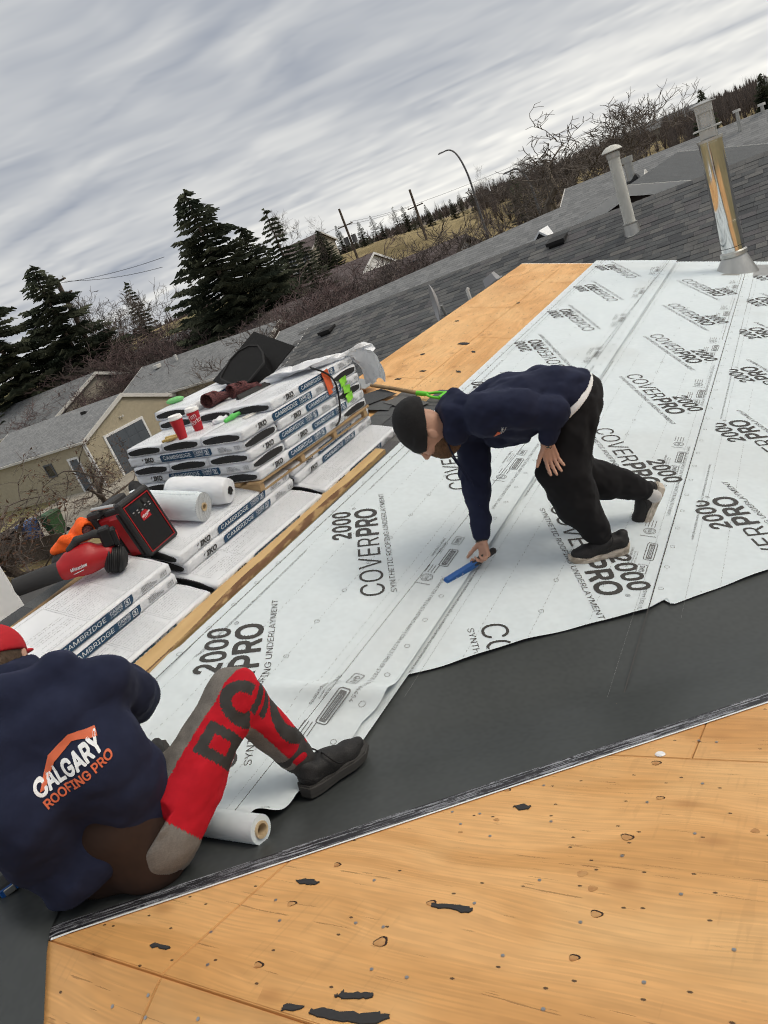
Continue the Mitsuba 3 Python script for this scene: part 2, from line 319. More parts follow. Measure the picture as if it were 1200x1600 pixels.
for x0 in np.arange(-1.7, 6.4, 2.44): sheet(FW, x0, x0 + 2.44, 2.446, 3.666, cw)
cv = Polygon([(2.62, 0.0), (-6.4, 0.0), (-6.4, 5.0), (-2.35, 5.0)])
for x0 in np.arange(1.520 - 2.44 * 3, 3.9, 2.44): sheet(FV, x0, x0 + 2.44, 0.002, 1.226, cv)
for x0 in np.arange(0.4 - 2.44 * 3, 3.9, 2.44): sheet(FV, x0, x0 + 2.44, 1.226, 2.446, cv)
strip = Polygon([(SR + .004, 5.02), (SR + .004, YE), (-2.5, YE), (-2.5, 4.55), (-2.86, 4.72), (-3.05, 4.98), (-3.2, 5.05), (-3.45, 4.98), (-3.6, 5.2)])
for y0 in np.arange(5.55 - 2.44, YE, 2.44): sheet(FM, SR + 0.004, SR + 0.62, y0, y0 + 2.44, strip)
for y0 in np.arange(4.4 - 2.44, YE, 2.44): sheet(FM, SR + 0.62, SR + 1.84, y0, y0 + 2.44, strip)
# nails, knot holes and torn black paper left on the plywood
nW = [(-1.433, .309), (-1.211, .45), (-1.158, .289), (-1.082, .295), (-.908, .43), (-1.03, .167), (-.941, .169), (-.772, .286), (-1.163, .808), (-1.074, .813), (-.79, .551), (-.628, .69), (-.469, .575), (-.628, .953), (-.344, .428), (-.484, .295), (-.641, .175), (-.65, .429), (-.482, .821), (-.507, 1.345), (-1.43, .062), (-1.517, .156), (-1.106, .75), (-.854, .81), (-.505, 1.077)]
nd = trimesh.creation.cylinder(0.0042, 0.003, sections=9)
def atF(F, a, b, h=0.0, ang=0.0):
    M = np.eye(4); c, s = math.cos(ang), math.sin(ang); M[:2, :2] = [[c, -s], [s, c]]; M[:3, 3] = [a, b, h]; return F @ M
L = [shift(nd, atF(FW, a, b, 0.0008)) for a, b in nW] + [shift(nd, atF(FV, -a, b, 0.0008)) for a, b in [(-1.533, .044), (-1.511, .084), (-1.629, .086), (-1.358, .054)]]
for a in np.arange(-2.2, 4, .41):
    for b in np.arange(0.1, 2.4, .155):
        if rng.random() < 0.16: L.append(shift(nd, atF(FW, a + rng.normal(0, .02), b + rng.normal(0, .02), 0.0004)))
for y in np.arange(5.2, 10.3, .41):
    for s in np.arange(SR + .06, -2.8, .16):
        if rng.random() < 0.6: L.append(shift(nd, atF(FM, s + rng.normal(0, .01), y + rng.normal(0, .015), 0.0004)))
put('nail_heads', cat_(L), 'mat_nail', house, kind='stuff')
mat('knot', lambda p, n, uv: MX((0.34, 0.15, 0.05), (0.52, 0.30, 0.12), FB(p.x * 90, p.y * 90, 2, 2)), 0.6)
mat('hole', (0.03, 0.014, 0.007), 0.8)
for a, b, r, k in [(-1.06, .247, .013, 1), (-1.378, .307, .009, 1), (-1.303, .098, .009, 1), (-1.012, .403, .009, 1), (-.638, .772, .012, 1), (-.626, .463, .010, 1), (-.63, .32, .008, 1), (-1.362, .486, .008, 1), (-1.011, .792, .008, 0), (-1.05, .959, .008, 1), (-.655, 1.185, .011, 1), (-1.087, .712, .006, 0), (-.6, .98, .008, 1), (-.66, .55, .011, 0), (-.7, .6, .012, 0), (-.35, .86, .010, 0), (-.28, .62, .010, 1)]:
    g = np.linspace(0, 2 * PI, 19)[:-1]; wob = 1 + 0.12 * np.sin(3 * g + a * 9) + 0.08 * np.sin(2 * g + b * 20)
    ring = np.stack([r * wob * np.cos(g) * 1.15, r * wob * np.sin(g)], 1)
    M = atF(FW, a, b, 0.0)
    if k: put('knot_hole', shift(prism(Polygon(ring * 1.22 + [0.0006, 0.0030]), 0.0003, 0.0009), M), 'mat_hole', house)
    put('knot', shift(prism(Polygon(ring * 0.97), 0.0002, 0.0016 if k else 0.0008), M), 'mat_knot', house)
mat('paper', (0.030, 0.030, 0.032), 0.85)
def rag(pts, M, h=0.003, seed=0):
    q = Polygon(pts).buffer(0.002).segmentize(0.012); r = np.random.default_rng(seed)
    c = np.array(q.exterior.coords)[:-1]; c = c + r.normal(0, .0022, c.shape); q = Polygon(c).buffer(0)
    q = max(getattr(q, 'geoms', [q]), key=lambda g: g.area); return shift(prism(q, 0.0006, 0.0006 + h), M)
scr = [((-1.399, .40), [(-.03, -.006), (-.01, -.011), (.022, -.009), (.033, .002), (.018, .006), (-.012, .005)], 'torn black scrap of tar paper, short and lens shaped, on the foreground plywood'),
       ((-.955, .405), [(-.05, -.004), (-.048, -.012), (.0, -.008), (.05, -.009), (.05, .004), (.02, .006), (-.01, .001)], 'long straight scrap of black tar paper beside a knot in the foreground plywood'),
       ((-1.005, .042), [(-.085, -.012), (-.08, -.022), (-.02, -.018), (.03, -.010), (.072, .006), (.085, .022), (.06, .022), (.03, .012), (-.02, .0), (-.05, -.002)], 'longest curved scrap of black tar paper near the bottom edge of the plywood'),
       ((-1.02, .088), [(-.04, -.010), (-.02, -.012), (.01, -.002), (.038, .012), (.035, .02), (.0, .007), (-.03, -.001)], 'ragged black scrap of tar paper just above the longest curved scrap'),
       ((-.966, .872), [(-.02, -.003), (.0, -.018), (.02, -.012), (.024, .004), (.005, .012)], 'small angular black scrap of tar paper high on the foreground plywood'),
       ((-1.613, .073), [(-.03, -.006), (.025, .000), (.03, .006), (-.025, .002)], 'thin black scrap of tar paper near the plywood ridge joint'),
       ((-1.13, -.0), [(-.02, .012), (.018, .022), (.02, .03), (-.018, .024)], 'tiny black scrap of tar paper beside the ridge joint above the bottom corner')]
for i, (c, pts, lab) in enumerate(scr): solo('tar_paper_scrap', rag(pts, atF(FW, *c), seed=i), 'mat_paper', lab, 'paper scrap', 'tar paper scraps on the foreground plywood')
solo('fastener_cap', shift(lathe([(0, .006), (.012, .005), (.016, .001), (.016, 0)], 14), atF(FW, -.655, 1.245, 0.001)), 'mat_white', 'little white plastic cap lying on the plywood by a sheet joint', 'cap', smooth=40)
for i, (s, y) in enumerate([(-3.25, 6.6), (-3.52, 6.2), (-3.05, 6.35), (-3.3, 5.75), (-3.62, 7.4), (-3.0, 5.8), (-3.45, 5.5), (-3.2, 8.2)]):
    q = [(-.02, -.01), (.03, -.018), (.05, .01), (.0, .02)] if i else [(-.06, -.03), (.0, -.05), (.06, -.03), (.07, .03), (.0, .05), (-.05, .03)]
    solo('shingle_fragment', rag(np.array(q) * 0.8, atF(FM, s, y, 0.0, i * 1.1), 0.004, 30 + i), 'mat_paper', 'dark crumb of torn shingle on the ridge plywood, ' + ['', 'fifth', 'fourth', 'second', 'sixth', 'third', 'first', 'seventh'][i] + ' counting away from the stack' if i else 'biggest dark shingle fragment in the middle of the bare ridge plywood', 'shingle fragment', 'shingle crumbs on the ridge plywood')

# valley membranes draped over the creases
def drape(o, d, q0, q1, w0, w1, h, nq=90, nw=40, wob=0.0):
    d = np.array(d) / math.sqrt(2); m = np.array([-d[1], d[0]])
    def fn(Q, W):
        x, y = o[0] + d[0] * Q + m[0] * W, o[1] + d[1] * Q + m[1] * W
        r = meshkit.fbm(np.stack([Q * 1.3, W * 2.0, 0 * Q + wob], -1), 3, 4) - 0.5
        return np.stack([x, y, roofz(x, y) + h + 0.004 * r * (wob > 0)], -1)
    m_ = gridmesh(fn, np.linspace(q0, q1, nq), np.linspace(w0, w1, nw))
    if np.mean(m_.face_normals[:, 2]) < 0: m_.invert()
    return m_
AP = (-2.6, 0.59)
v1 = solo('valley_membrane', drape(AP, (1, 1), -0.12, 7.0, -0.385, 0.62, 0.0050, wob=1.0), 'mat_memb', 'wide dark grey valley membrane running from the seated worker to the right edge', 'membrane', smooth=True)
put('frayed_edge', drape(AP, (1, 1), .40, 7.0, -0.44, -0.383, 0.0052, 120, 6), 'mat_fray', v1, smooth=True, label='frayed black and white adhesive edge of the membrane')
put('release_strip', drape(AP, (1, 1), .445, 7.0, -0.448, -0.4395, 0.004, 120, 3), 'mat_white', v1, smooth=True)
solo('valley_membrane', drape(AP, (1, -1), -0.7, 5.5, -0.9, 0.44, 0.0105, wob=2.0), 'mat_memb', 'dark grey valley membrane in the bottom left corner overlapping the other one', 'membrane', smooth=True)

# ------------------------------------------------------------------ underlayment: four lapped strips with their print
def near_end(s):      # where each strip was cut off along the valley
    return np.interp(s, [-3, -1.785, -1.78, -1.64, -1.39, -0.95, -0.872, -0.868, -0.49, 0.1, 1.2], [1.10, 1.10, 2.045, 2.17, 2.43, 2.81, 2.945, 2.875, 3.30, 3.86, 4.9])
def sheet_h(s, y, h):
    r = meshkit.fbm(np.stack([s * 2.3, y * 1.5, 0 * s + h * 900], -1), 3, 21) - 0.5
    z = h + 0.004 * r
    e = np.clip(1 - (y - near_end(s)) / 0.30, 0, 1)          # the cut end lifts a little, in waves
    return z + e ** 2 * (0.005 + 0.004 * np.sin(s * 13 + 2) + 0.002 * np.sin(s * 31))
def place_sheet(s, y, h):
    s, y = np.broadcast_arrays(np.asarray(s, float), np.asarray(y, float))
    if h > 0.0175:        # the first strip: a buckle near its end, and its tail runs over the valley towards the roll
        b = np.exp(-((y - 1.80 - 0.28 * (s + 2.1)) / 0.055) ** 2) * np.clip((s + 2.55) / 0.5, 0, 1)
        s2 = s - 0.035 * np.clip((1.86 - y) / 0.12, 0, 1)
        P = onM(s2, y, sheet_h(s, y, h) * np.clip((y - 1.5) / .4, 0, 1) + h * 0.9 + 0.040 * b)
        f = np.clip((1.62 - y) / 0.3, 0, 1); x = P[..., 0]
        zr = roofz(x, y, 0.10) + h + 0.018
        lip = 0.05 * np.exp(-((y - 1.16) / 0.06) ** 2) * np.clip((s + 2.05) / 0.25, 0, 1)
        wav = 0.016 * np.sin(y * 21 + s * 5) * np.clip((s + 2.2) / 0.4, 0, 1)
        P[..., 2] = np.maximum(P[..., 2], zr) * f + P[..., 2] * (1 - f) + f * (lip + wav)
        return P
    return onM(s, y, sheet_h(s, y, h))
def strip_mesh(s0, s1, h):
    ss = np.linspace(s0, s1, 46); vs = np.linspace(0, 1, 260) ** 1.9
    def fn(S, V):
        y0 = near_end(np.clip(S, s0 + 0.0005, s1 - 0.0005)); y0 = np.where((S > -1.80) & (h > .0175), 1.10, y0)
        return place_sheet(S, y0 + (YE + 0.01 - y0) * V, h)
    m = gridmesh(fn, ss, vs)
    if np.mean(m.face_normals[:, 2]) < 0: m.invert()
    return m
UP = math.atan2(0.66, -0.38)                                  # the big letters run up the slope and away
def big_logo(P, s, y, flip):
    """COVERPRO with 2000 above it and the small line below; s, y: the foot of the C."""
    a = UP + (PI if flip else 0); c, q = math.cos(a), math.sin(a)
    at = lambda u, v: np.array([s + c * u - q * v, y + q * u + c * v])
    w = P.text('COVER', 0.118, at(0, 0), a, thin=0.004, sx=1.02)
    w2 = P.text('PRO', 0.118, at(w + 0.012, 0), a, bold=True, fat=0.02, sx=0.98)
    P.text('2000', 0.098, at(w + 0.0, 0.150), a, bold=True, fat=0.02, sx=0.94)
    P.ring(at(w + w2 + 0.03, 0.125), 0.010, 0.002, 10); P.text('R', 0.009, at(w + w2 + 0.027, 0.121), a)
    P.text('SYNTHETIC ROOFING UNDERLAYMENT', 0.029, at(0.02, -0.058), a, thin=0.006, sx=1.36)
def small_print(P, s0, y0, y1, flip, deep, G):
    ln, lo = s0 + 0.085, s0 + 0.935
    for l in (ln, lo): P.line((l, y0), (l, y1), 0.0045)
    for l in (s0 + 0.155, s0 + 0.885): G.line((l - .003, y0), (l - .003, y1), 0.0009)
    for u in (0.285, 0.50, 0.715):
        for y in np.arange(y0, min(y1, 6.5), 0.030): G.line((s0 + u, y), (s0 + u, y + 0.016), 0.0014)
    for y in np.arange(y0 + .09, y1, 0.194):
        G.ring((s0 + 0.045, y), 0.0115, 0.0020, 12); G.ring((s0 + 0.962, y), 0.0115, 0.0020, 12)
    for y in np.arange(y0 + .2, y1, 0.26): G.ring((s0 + 0.50, y + (0.0 if flip else 0.1)), 0.0115, 0.0020, 12)
    long_ = 'Fasten at every other location for standard application. For high wind or extended exposure, fasten at every location.'
    a_ = PI / 2 if flip else -PI / 2
    y = y0 + 0.1
    while y < y1:
        if y < deep:
            G.text(long_, 0.0125, (s0 + 0.118, y + (0 if flip else 1.5)), a_, thin=0.0, sx=0.98)
            G.text('| ASTM D 226 TYPE I & II | ASTM D 4869 | CSA A 123.3 | PR1 ER 17873 | TDI | 44454', 0.0165, (s0 + 0.908, y + (0 if flip else 1.5)), a_, sx=1.0)
        else:
            for l, w in ((s0 + .113, .009), (s0 + .902, .011)):
                for k in range(26): G.line((l, y + k * .06), (l, y + k * .06 + .045), w * .45)
        y += 1.66
    for y in np.arange(y0 + 0.42, y1, 1.15):                   # seal, rounded badge, barcode block and address lines
        c = s0 + 0.835; sg = 1 if flip else -1
        G.ring((c, y), 0.030, 0.0035, 22); G.ring((c, y), 0.022, 0.002, 20); G.text('TDI', 0.014, (c, y), a_, bold=True, anchor='c')
        G.line((c - .04, y - .055), (c + .04, y - .055), .004)
        for k in range(4): G.line((c - 0.03 + 0.016 * k, y + 0.045), (c - 0.03 + 0.016 * k, y + 0.115), 0.004)
        o = sbox(-0.012, -0.07, 0.012, 0.07).buffer(0.014); i_ = sbox(-0.012, -0.07, 0.012, 0.07).buffer(0.009); i2 = sbox(-0.009, -0.066, 0.009, 0.066).buffer(.005)
        from shapely import affinity as af
        G.poly(af.translate(unary_union([o.difference(i_), i2.difference(sbox(-.001, -.062, .001, .062)).difference(sbox(-.008, -.055, -.005, .055)).difference(sbox(.005, -.055, .008, .055))]), c + 0.035, y - 0.20 * sg))
        q = sbox(-0.018, -0.035, 0.018, 0.035).buffer(0.006); G.poly(af.translate(q.difference(q.buffer(-0.0035)), c + 0.02, y - 0.37 * sg))
        G.text('QAI', 0.022, (c + 0.02, y - 0.37 * sg), a_, bold=True, anchor='c')
        if y < deep:
            G.text('System Components', 0.014, (c - 0.052, y - .28 * sg), a_, anchor='c'); G.text('Composants du systeme', 0.008, (c - 0.035, y - .28 * sg), a_, anchor='c'); G.text('www.example-data.sheet', 0.007, (c - .022, y - .28 * sg), a_, anchor='c')
        else:
            for k in range(3): G.line((c - .05 + .014 * k, y - .38 * sg), (c - .05 + .014 * k, y - .18 * sg), .004)
phase = {0: 0.205, 1: 0.17, 2: 0.945, 3: 0.3}
SL = [(-2.80, -1.78, .0190, 0, 'topmost strip of pale printed underlayment, nearest the ridge, with a curled end'),
      (-1.88, -0.86, .0160, 1, 'second strip of pale printed underlayment, under the standing worker'),
      (-0.96, 0.06, .0130, 2, 'third strip of pale printed underlayment, passing under the metal chimney'),
      (-0.04, 0.98, .0100, 3, 'lowest strip of pale printed underlayment at the right edge')]
for s0, s1, h, k, lab in SL:
    u = solo('underlayment_strip', strip_mesh(s0, s1, h), 'mat_under', lab, 'underlayment', 'lapped underlayment strips', smooth=True)
    vis0 = s0 if k == 0 else SL[k - 1][1]; P = Print(); fl = k % 2 == 1
    ysrt = 1.14 if k == 0 else float(near_end(np.array(s1 - .02))) - 1.0
    for i in range(-2, 9):
        y = phase[k] + 1.15 * i
        if fl: big_logo(P, s0 + 0.27, y, True)
        else: big_logo(P, s0 + 0.71, y, False)
    G_ = Print(); small_print(P, s0, ysrt, YE - 0.02, fl, 5.6, G_)
    for P, nm, ink in ((P, 'printed_lettering', 'mat_ink'), (G_, 'fine_print', 'mat_inkmid')):       # only where the strip is not covered
        v = np.vstack(P.v); f = np.vstack(P.f); c = v[f].mean(1)
        lo_y = np.where(c[:, 0] > -1.80, np.where(k == 0, 1.12, near_end(c[:, 0])), near_end(c[:, 0]))
        f = f[(c[:, 1] > lo_y + .012) & (c[:, 1] < YE - 0.01) & (c[:, 0] > vis0 + .002) & (c[:, 0] < s1 - .002)]
        m = mesh_(place_sheet(v[:, 0], v[:, 1], h) + np.array([S18, 0, C18]) * 0.0016, f)
        fl_ = m.face_normals[:, 2] < 0; m.faces[fl_] = m.faces[fl_][:, ::-1]
        put(nm, m, ink, u, kind='stuff')
solo('underlayment_roll', cat_([tube([(-2.75, 1.105, 4.372), (-1.68, 1.112, 4.366)], 0.044, 28, cap=False)]), 'mat_under', 'thin end of the underlayment roll lying in front of the seated worker', 'roll', smooth=60)
g = np.linspace(0, 2 * PI, 33); RP = []
for r0, r1, x in ((0.026, 0.044, -1.6805),): RP.append(gridmesh(lambda A, R: np.stack([0 * A + x, 1.112 + R * np.cos(A), 4.366 + R * np.sin(A)], -1), g, np.linspace(r0, r1, 3)))
put('roll_end', cat_(RP), 'mat_under', 'underlayment_roll')
mat('card', lambda p, n, uv: mi.Color3f(0.47, 0.36, 0.22) * (0.85 + .3 * N(p.x * 80, p.y * 80, p.z * 80)), 0.8)
put('cardboard_core', annulus((-1.72, 1.112, 4.366), (1, 0, 0), 0.019, 0.026, 0.046), 'mat_card', 'underlayment_roll', smooth=40)

# ------------------------------------------------------------------ old shingles left round the stacks, and the neighbour's shingled roof
def tab_mesh(w, e=0.16, t=0.012):
    """One shingle tab: butt end thick and proud, top end thin; x along the course, y up the slope."""
    b = box((0, 0, 0), (w - 0.003, e, t)); v = b.vertices.copy(); top = (v[:, 2] > t / 2); v[top & (v[:, 1] > e / 2), 2] = 0.0015; v[:, 1] += 0; return mesh_(v, b.faces)
TW = [0.15, 0.21, 0.28, 0.36]
TABS = [[mikit.ply(tab_mesh(w), f'mat_shingle{i}') for i in range(5)] for w in TW]
def shingle_field(owner, F, x0, x1, d0, d1, keep, seed, limit, up=True, rank=None):
    """Courses of tabs in the frame F (x along the course, second axis DOWN the slope); keep(x, d) says where."""
    r = np.random.default_rng(seed); A = []
    for ci, d in enumerate(np.arange(d0, d1, 0.145)):
        x = x0 - r.random() * 0.3
        while x < x1:
            k = r.choice(4, p=[.2, .3, .3, .2]); w = TW[k]
            if keep(x + w / 2, d): A.append((x, d, k, int(r.choice(5, p=[.32, .27, .2, .12, .09])), r.random() * 0.005 * (r.random() < .45)))
            x += w
    if rank: A.sort(key=lambda a: rank(a[0], a[1]))
    flip = np.eye(4)
    def M_(x, d, lift):
        M = np.eye(4); M[:3, 0] = [1, 0, 0]; M[:3, 1] = [0, -1, 0.025]; M[:3, 2] = [0, 0.025, 1]; M[0, 0] = -1; M[:3, 3] = [x + 0.0, d + 0.145, 0.004 + lift]; M[:3, 0] = [1, 0, 0]
        return F @ M
    for a in A[:limit]:
        M = M_(a[0], a[1], a[4])
        if np.linalg.det(M[:3, :3]) < 0: M = M @ np.diag([-1.0, 1, 1, 1]); M[:3, 3] += F[:3, 0] * TW[a[2]]
        put('shingle', TABS[a[2]][a[3]], None, owner, M=M)
    by = {}
    for a in A[limit:]:
        by.setdefault(a[3], []).append(shift(tab_mesh(TW[a[2]]), M_(a[0], a[1], a[4])))
    return {i: cat_(m) for i, m in by.items()}
FS = np.eye(4); FS[:3, 0] = [0, 1, 0]; FS[:3, 1] = MS; FS[:3, 2] = MN; FS[:3, 3] = MO + MN * -0.006       # on our main slope: x along the ridge, then down
ragged = lambda y: 4.62 + 0.25 * math.sin(y * 7) 
rest = shingle_field(house, FS, 0.75, 5.25, SR + 0.0, -2.74, lambda x, d: x < 4.75 + 0.35 * math.sin(d * 23) + (0.25 if d > -3.3 else 0) , 3, 270, rank=lambda x, d: abs(d + 3.0) - 0.2 * x)
for i, m in rest.items(): put('worn_shingles', m, f'mat_shingle{i}', house, kind='stuff')

nb = thing('neighbour_house', 'neighbouring house whose dark shingle roof fills the view behind the bare plywood', 'house')
TN = math.tan(math.radians(19.5)); CN, SN = math.cos(math.radians(19.5)), math.sin(math.radians(19.5))
NX0, NX1, NY = -10.9, 7.5, 15.2
tilt = 0.0185
FN_ = np.eye(4); ex = np.array([1, 0, tilt]); ex /= np.linalg.norm(ex); ez = np.array([0, -SN, CN]); ez -= ex * (ez @ ex); ez /= np.linalg.norm(ez)
FN_[:3, 0] = ex; FN_[:3, 1] = np.cross(ez, ex); FN_[:3, 2] = ez; FN_[:3, 3] = [NX0, NY, 4.60]
FNd = FN_.copy(); FNd[:3, 1] *= -1; FNd[:3, 2] = ez          # second axis down the slope
LN = NX1 - NX0
put('roof', cat_([shift(box((0, -4.0, -0.05), (LN, 0, -0.001)), FN_), hull([(NX0, NY, 4.60), (NX1, NY, 4.60 + LN * tilt), (NX0, NY + 4.0, 3.18), (NX1, NY + 4, 3.5), (NX0, NY, 4.55), (NX1, NY, 4.88), (NX0, NY + 4, 3.13), (NX1, NY + 4, 3.45)])]), 'mat_shingle2', nb)
rest = shingle_field(nb, FNd, 0.0, LN - 3.5, 0.05, 3.95, lambda x, d: True, 5, 300, rank=lambda x, d: -d + abs(x - 8.5) * 0.32 if d < 1.9 else 50 + d)
for i, m in rest.items(): put('roof_shingles', m, f'mat_shingle{i}', nb, kind='stuff')
cap = hull([(-.0, -.13, -.035), (.0, .13, -.035), (0, 0, .012), (.16, -.13, -.046), (.16, .13, -.046), (.16, 0, .002)])
caps = [shift(cap, frame([NX0 + x, NY, 4.605 + x * tilt], [1, 0, .03], [0, 0, 1])) for x in np.arange(0, LN - .2, 0.145)]
put('ridge_caps', cat_(caps), 'mat_shingle1', nb, kind='stuff')
put('wall', cat_([box((NX0 + .4, NY - 3.5, -.5), (NX1 - .3, NY + 3.6, 3.1)), hull([(NX0 + .4, NY - 3.5, 3.1), (NX0 + .4, NY + 3.6, 3.1), (NX0 + .4, NY, 4.45), (NX1 - .3, NY - 3.5, 3.1), (NX1 - .3, NY + 3.6, 3.1), (NX1 - .3, NY, 4.7)])]), 'mat_siding', nb)
put('barge_board', cat_([shift(box((-0.03, -4.0, -.16), (0, 0, 0.012)), FN_)]), 'mat_offwhite', nb)
def onN(x, y, h=0.0): return np.array([x, y, 4.60 + (x - NX0) * tilt - (NY - y) * TN]) + ez * h
# vents on the neighbour's roof
def pipe_vent(key, P, H, r, ny, mt, label, capname='cap'):
    k = thing(key, label, 'vent pipe')
    prof = [(r * 1.62, 0), (r * 1.62, .012), (r * 1.5, .02), (r * 1.28, .20), (r * 1.32, .205), (r * 1.32, .225), (r * 1.06, .23)]
    base = lathe(prof, 26); put('flashing', shift(base, frame(P - [0, 0, .05], [1, 0, 0], [0, 0, 1])), 'mat_galvdull', k, smooth=40)
    put('flange', shift(box((-.21, -.24, 0), (.21, .24, .006)), frame(P, [1, 0, tilt], ny)), 'mat_galvdull', k)
    put('pipe', tube([P + [0, 0, .1], P + [0, 0, H]], r, 26), mt, k, smooth=60)
    put('collar', shift(lathe([(r, -.035), (r * 1.16, -.035), (r * 1.16, .035), (r, .035)], 26), frame(P + [0, 0, H - .05], [1, 0, 0], [0, 0, 1])), 'mat_galvdull', k, smooth=40)
    put(capname, shift(lathe([(0, .085), (r * .8, .075), (r * 1.35, .045), (r * 1.78, .0), (r * 1.74, -.012), (0, -.005)], 26), frame(P + [0, 0, H + .03], [1, 0, 0], [0, 0, 1])), 'mat_pvc', k, smooth=50)
pipe_vent('vent_pipe', onN(-2.87, 14.10), 1.36, 0.098, ez, 'mat_pvc', 'white capped vent pipe standing on the dark neighbouring roof')
def box_vent(P, label, W=.36, face=-1, ez=ez):
    k = thing('roof_box_vent', label, 'roof vent'); F = frame(P, [1, 0, tilt], ez)
    put('base', shift(box((-W * .75, -W * .75, 0), (W * .75, W * .75, .008)), F), 'mat_blackmatt', k)
    put('hood', shift(hull([(-W / 2, -W / 2, .07), (W / 2, -W / 2, .07), (-W / 2, -W / 2, .14), (W / 2, -W / 2, .14), (-W / 2, W / 2, .02), (W / 2, W / 2, .02), (-W / 2, W / 2, .06), (W / 2, W / 2, .06)]), F), 'mat_blackmatt', k)
    put('louvre', shift(box((-W / 2 + .03, -W / 2 + .015, .008), (W / 2 - .03, -W / 2 + .04, .07)), F), 'mat_black', k)
box_vent(onN(-4.35, 14.75), 'black box vent near the ridge of the dark neighbouring roof, left of the white pipe')
box_vent(onN(-10.0, 14.62), 'black box vent at the far left end of the dark neighbouring roof', .34)

# metal chimney on our far gable edge
ch = thing('metal_chimney', 'shiny galvanized flue pipe with a square cap at the far edge of the white strips', 'chimney')
C0 = np.array([-0.985, 9.93, zM(-0.985)])
put('flange', shift(box((-.33, -.30, .010), (.33, .30, .016)), frame(C0, MS, MN)), 'mat_galvdull', ch)
cone = hull([*(onM(C0[0] / C18 + .23 * math.cos(a), C0[1] + .23 * math.sin(a), .016) for a in np.linspace(0, 2 * PI, 28)), *(C0 + [.132 * math.cos(a), .132 * math.sin(a), .20] for a in np.linspace(0, 2 * PI, 28))])
put('cone_flashing', cone, 'mat_galvdull', ch, smooth=30)
put('storm_collar', shift(lathe([(.128, -.01), (.150, -.012), (.150, .03), (.128, .045)], 36), frame(C0 + [0, 0, .21], [1, 0, 0], [0, 0, 1])), 'mat_galvdull', ch, smooth=40)
put('flue_pipe', shift(lathe([(.126, 0), (.126, .46), (.1275, .461), (.1275, .475), (.126, .476), (.126, 1.36), (.129, 1.362), (.129, 1.40), (.10, 1.41)], 48), frame(C0 + [0, 0, .12], [1, 0, 0], [0, 0, 1])), 'mat_galv', ch, smooth=30)
put('clamp_band', shift(lathe([(.126, 0), (.1285, 0), (.1285, .006), (.126, .006)], 40), frame(C0 + [0, 0, .30], [1, 0, 0], [0, 0, 1])), 'mat_black', ch)
zt = C0 + [0, 0, 1.53]
put('shroud', cat_([shift(lathe([(.10, -.03), (.14, -.03), (.14, .0), (.10, .0)], 32), frame(zt, [1, 0, 0], [0, 0, 1])), box(zt + [-.085, -.085, 0], zt + [.085, .085, .10], .004), box(zt + [-.14, -.14, .10], zt + [.14, .14, .115], .003)]), 'mat_galvdull', ch, smooth=30)
put('cap', cat_([box(zt + [-.055, -.055, .115], zt + [.055, .055, .33], .004), *[box(zt + [sx * .075 - .008, sy * .075 - .008, .115], zt + [sx * .075 + .008, sy * .075 + .008, .36]) for sx in (-1, 1) for sy in (-1, 1)], box(zt + [-.085, -.085, .27], zt + [.085, .085, .36], .004),
                 hull([zt + [a * .125, b * .125, .36] for a in (-1, 1) for b in (-1, 1)] + [zt + [a * .125, b * .125, .368] for a in (-1, 1) for b in (-1, 1)] + [zt + [0, 0, .395]])]), 'mat_galvdull', ch, smooth=30)

# ------------------------------------------------------------------ bundles of shingles
mat('wrap', lambda p, n, uv: mi.Color3f(0.66, 0.68, 0.71) * (0.90 + 0.16 * FB(p.x * 9, p.y * 9, p.z * 9, 3)), 0.36, bump=lambda p, n, uv: FB(p.x * 18, p.y * 18, p.z * 34, 4), bs=0.012, eps=3e-3, spec=0.5)
mat('film', lambda p, n, uv: mi.Color3f(0.70, 0.72, 0.75) * (0.9 + 0.15 * FB(p.x * 9, p.y * 9, p.z * 9, 3)), 0.28, bump=lambda p, n, uv: FB(p.x * 24, p.y * 24, p.z * 24, 3), bs=0.010, eps=3e-3, spec=0.6)
mat('inkpale', (0.36, 0.37, 0.385), 0.5); mat('band', (0.010, 0.048, 0.105), 0.35, spec=.3)
mat('inkwhite', (0.70, 0.72, 0.74), 0.5)
mat('pulp', lambda p, n, uv: mi.Color3f(0.016, 0.016, 0.017) * (0.5 + 1.2 * N(p.x * 60, p.y * 60, p.z * 330)), 0.8)
BL, BD, BT = 1.03, 0.338, 0.0648
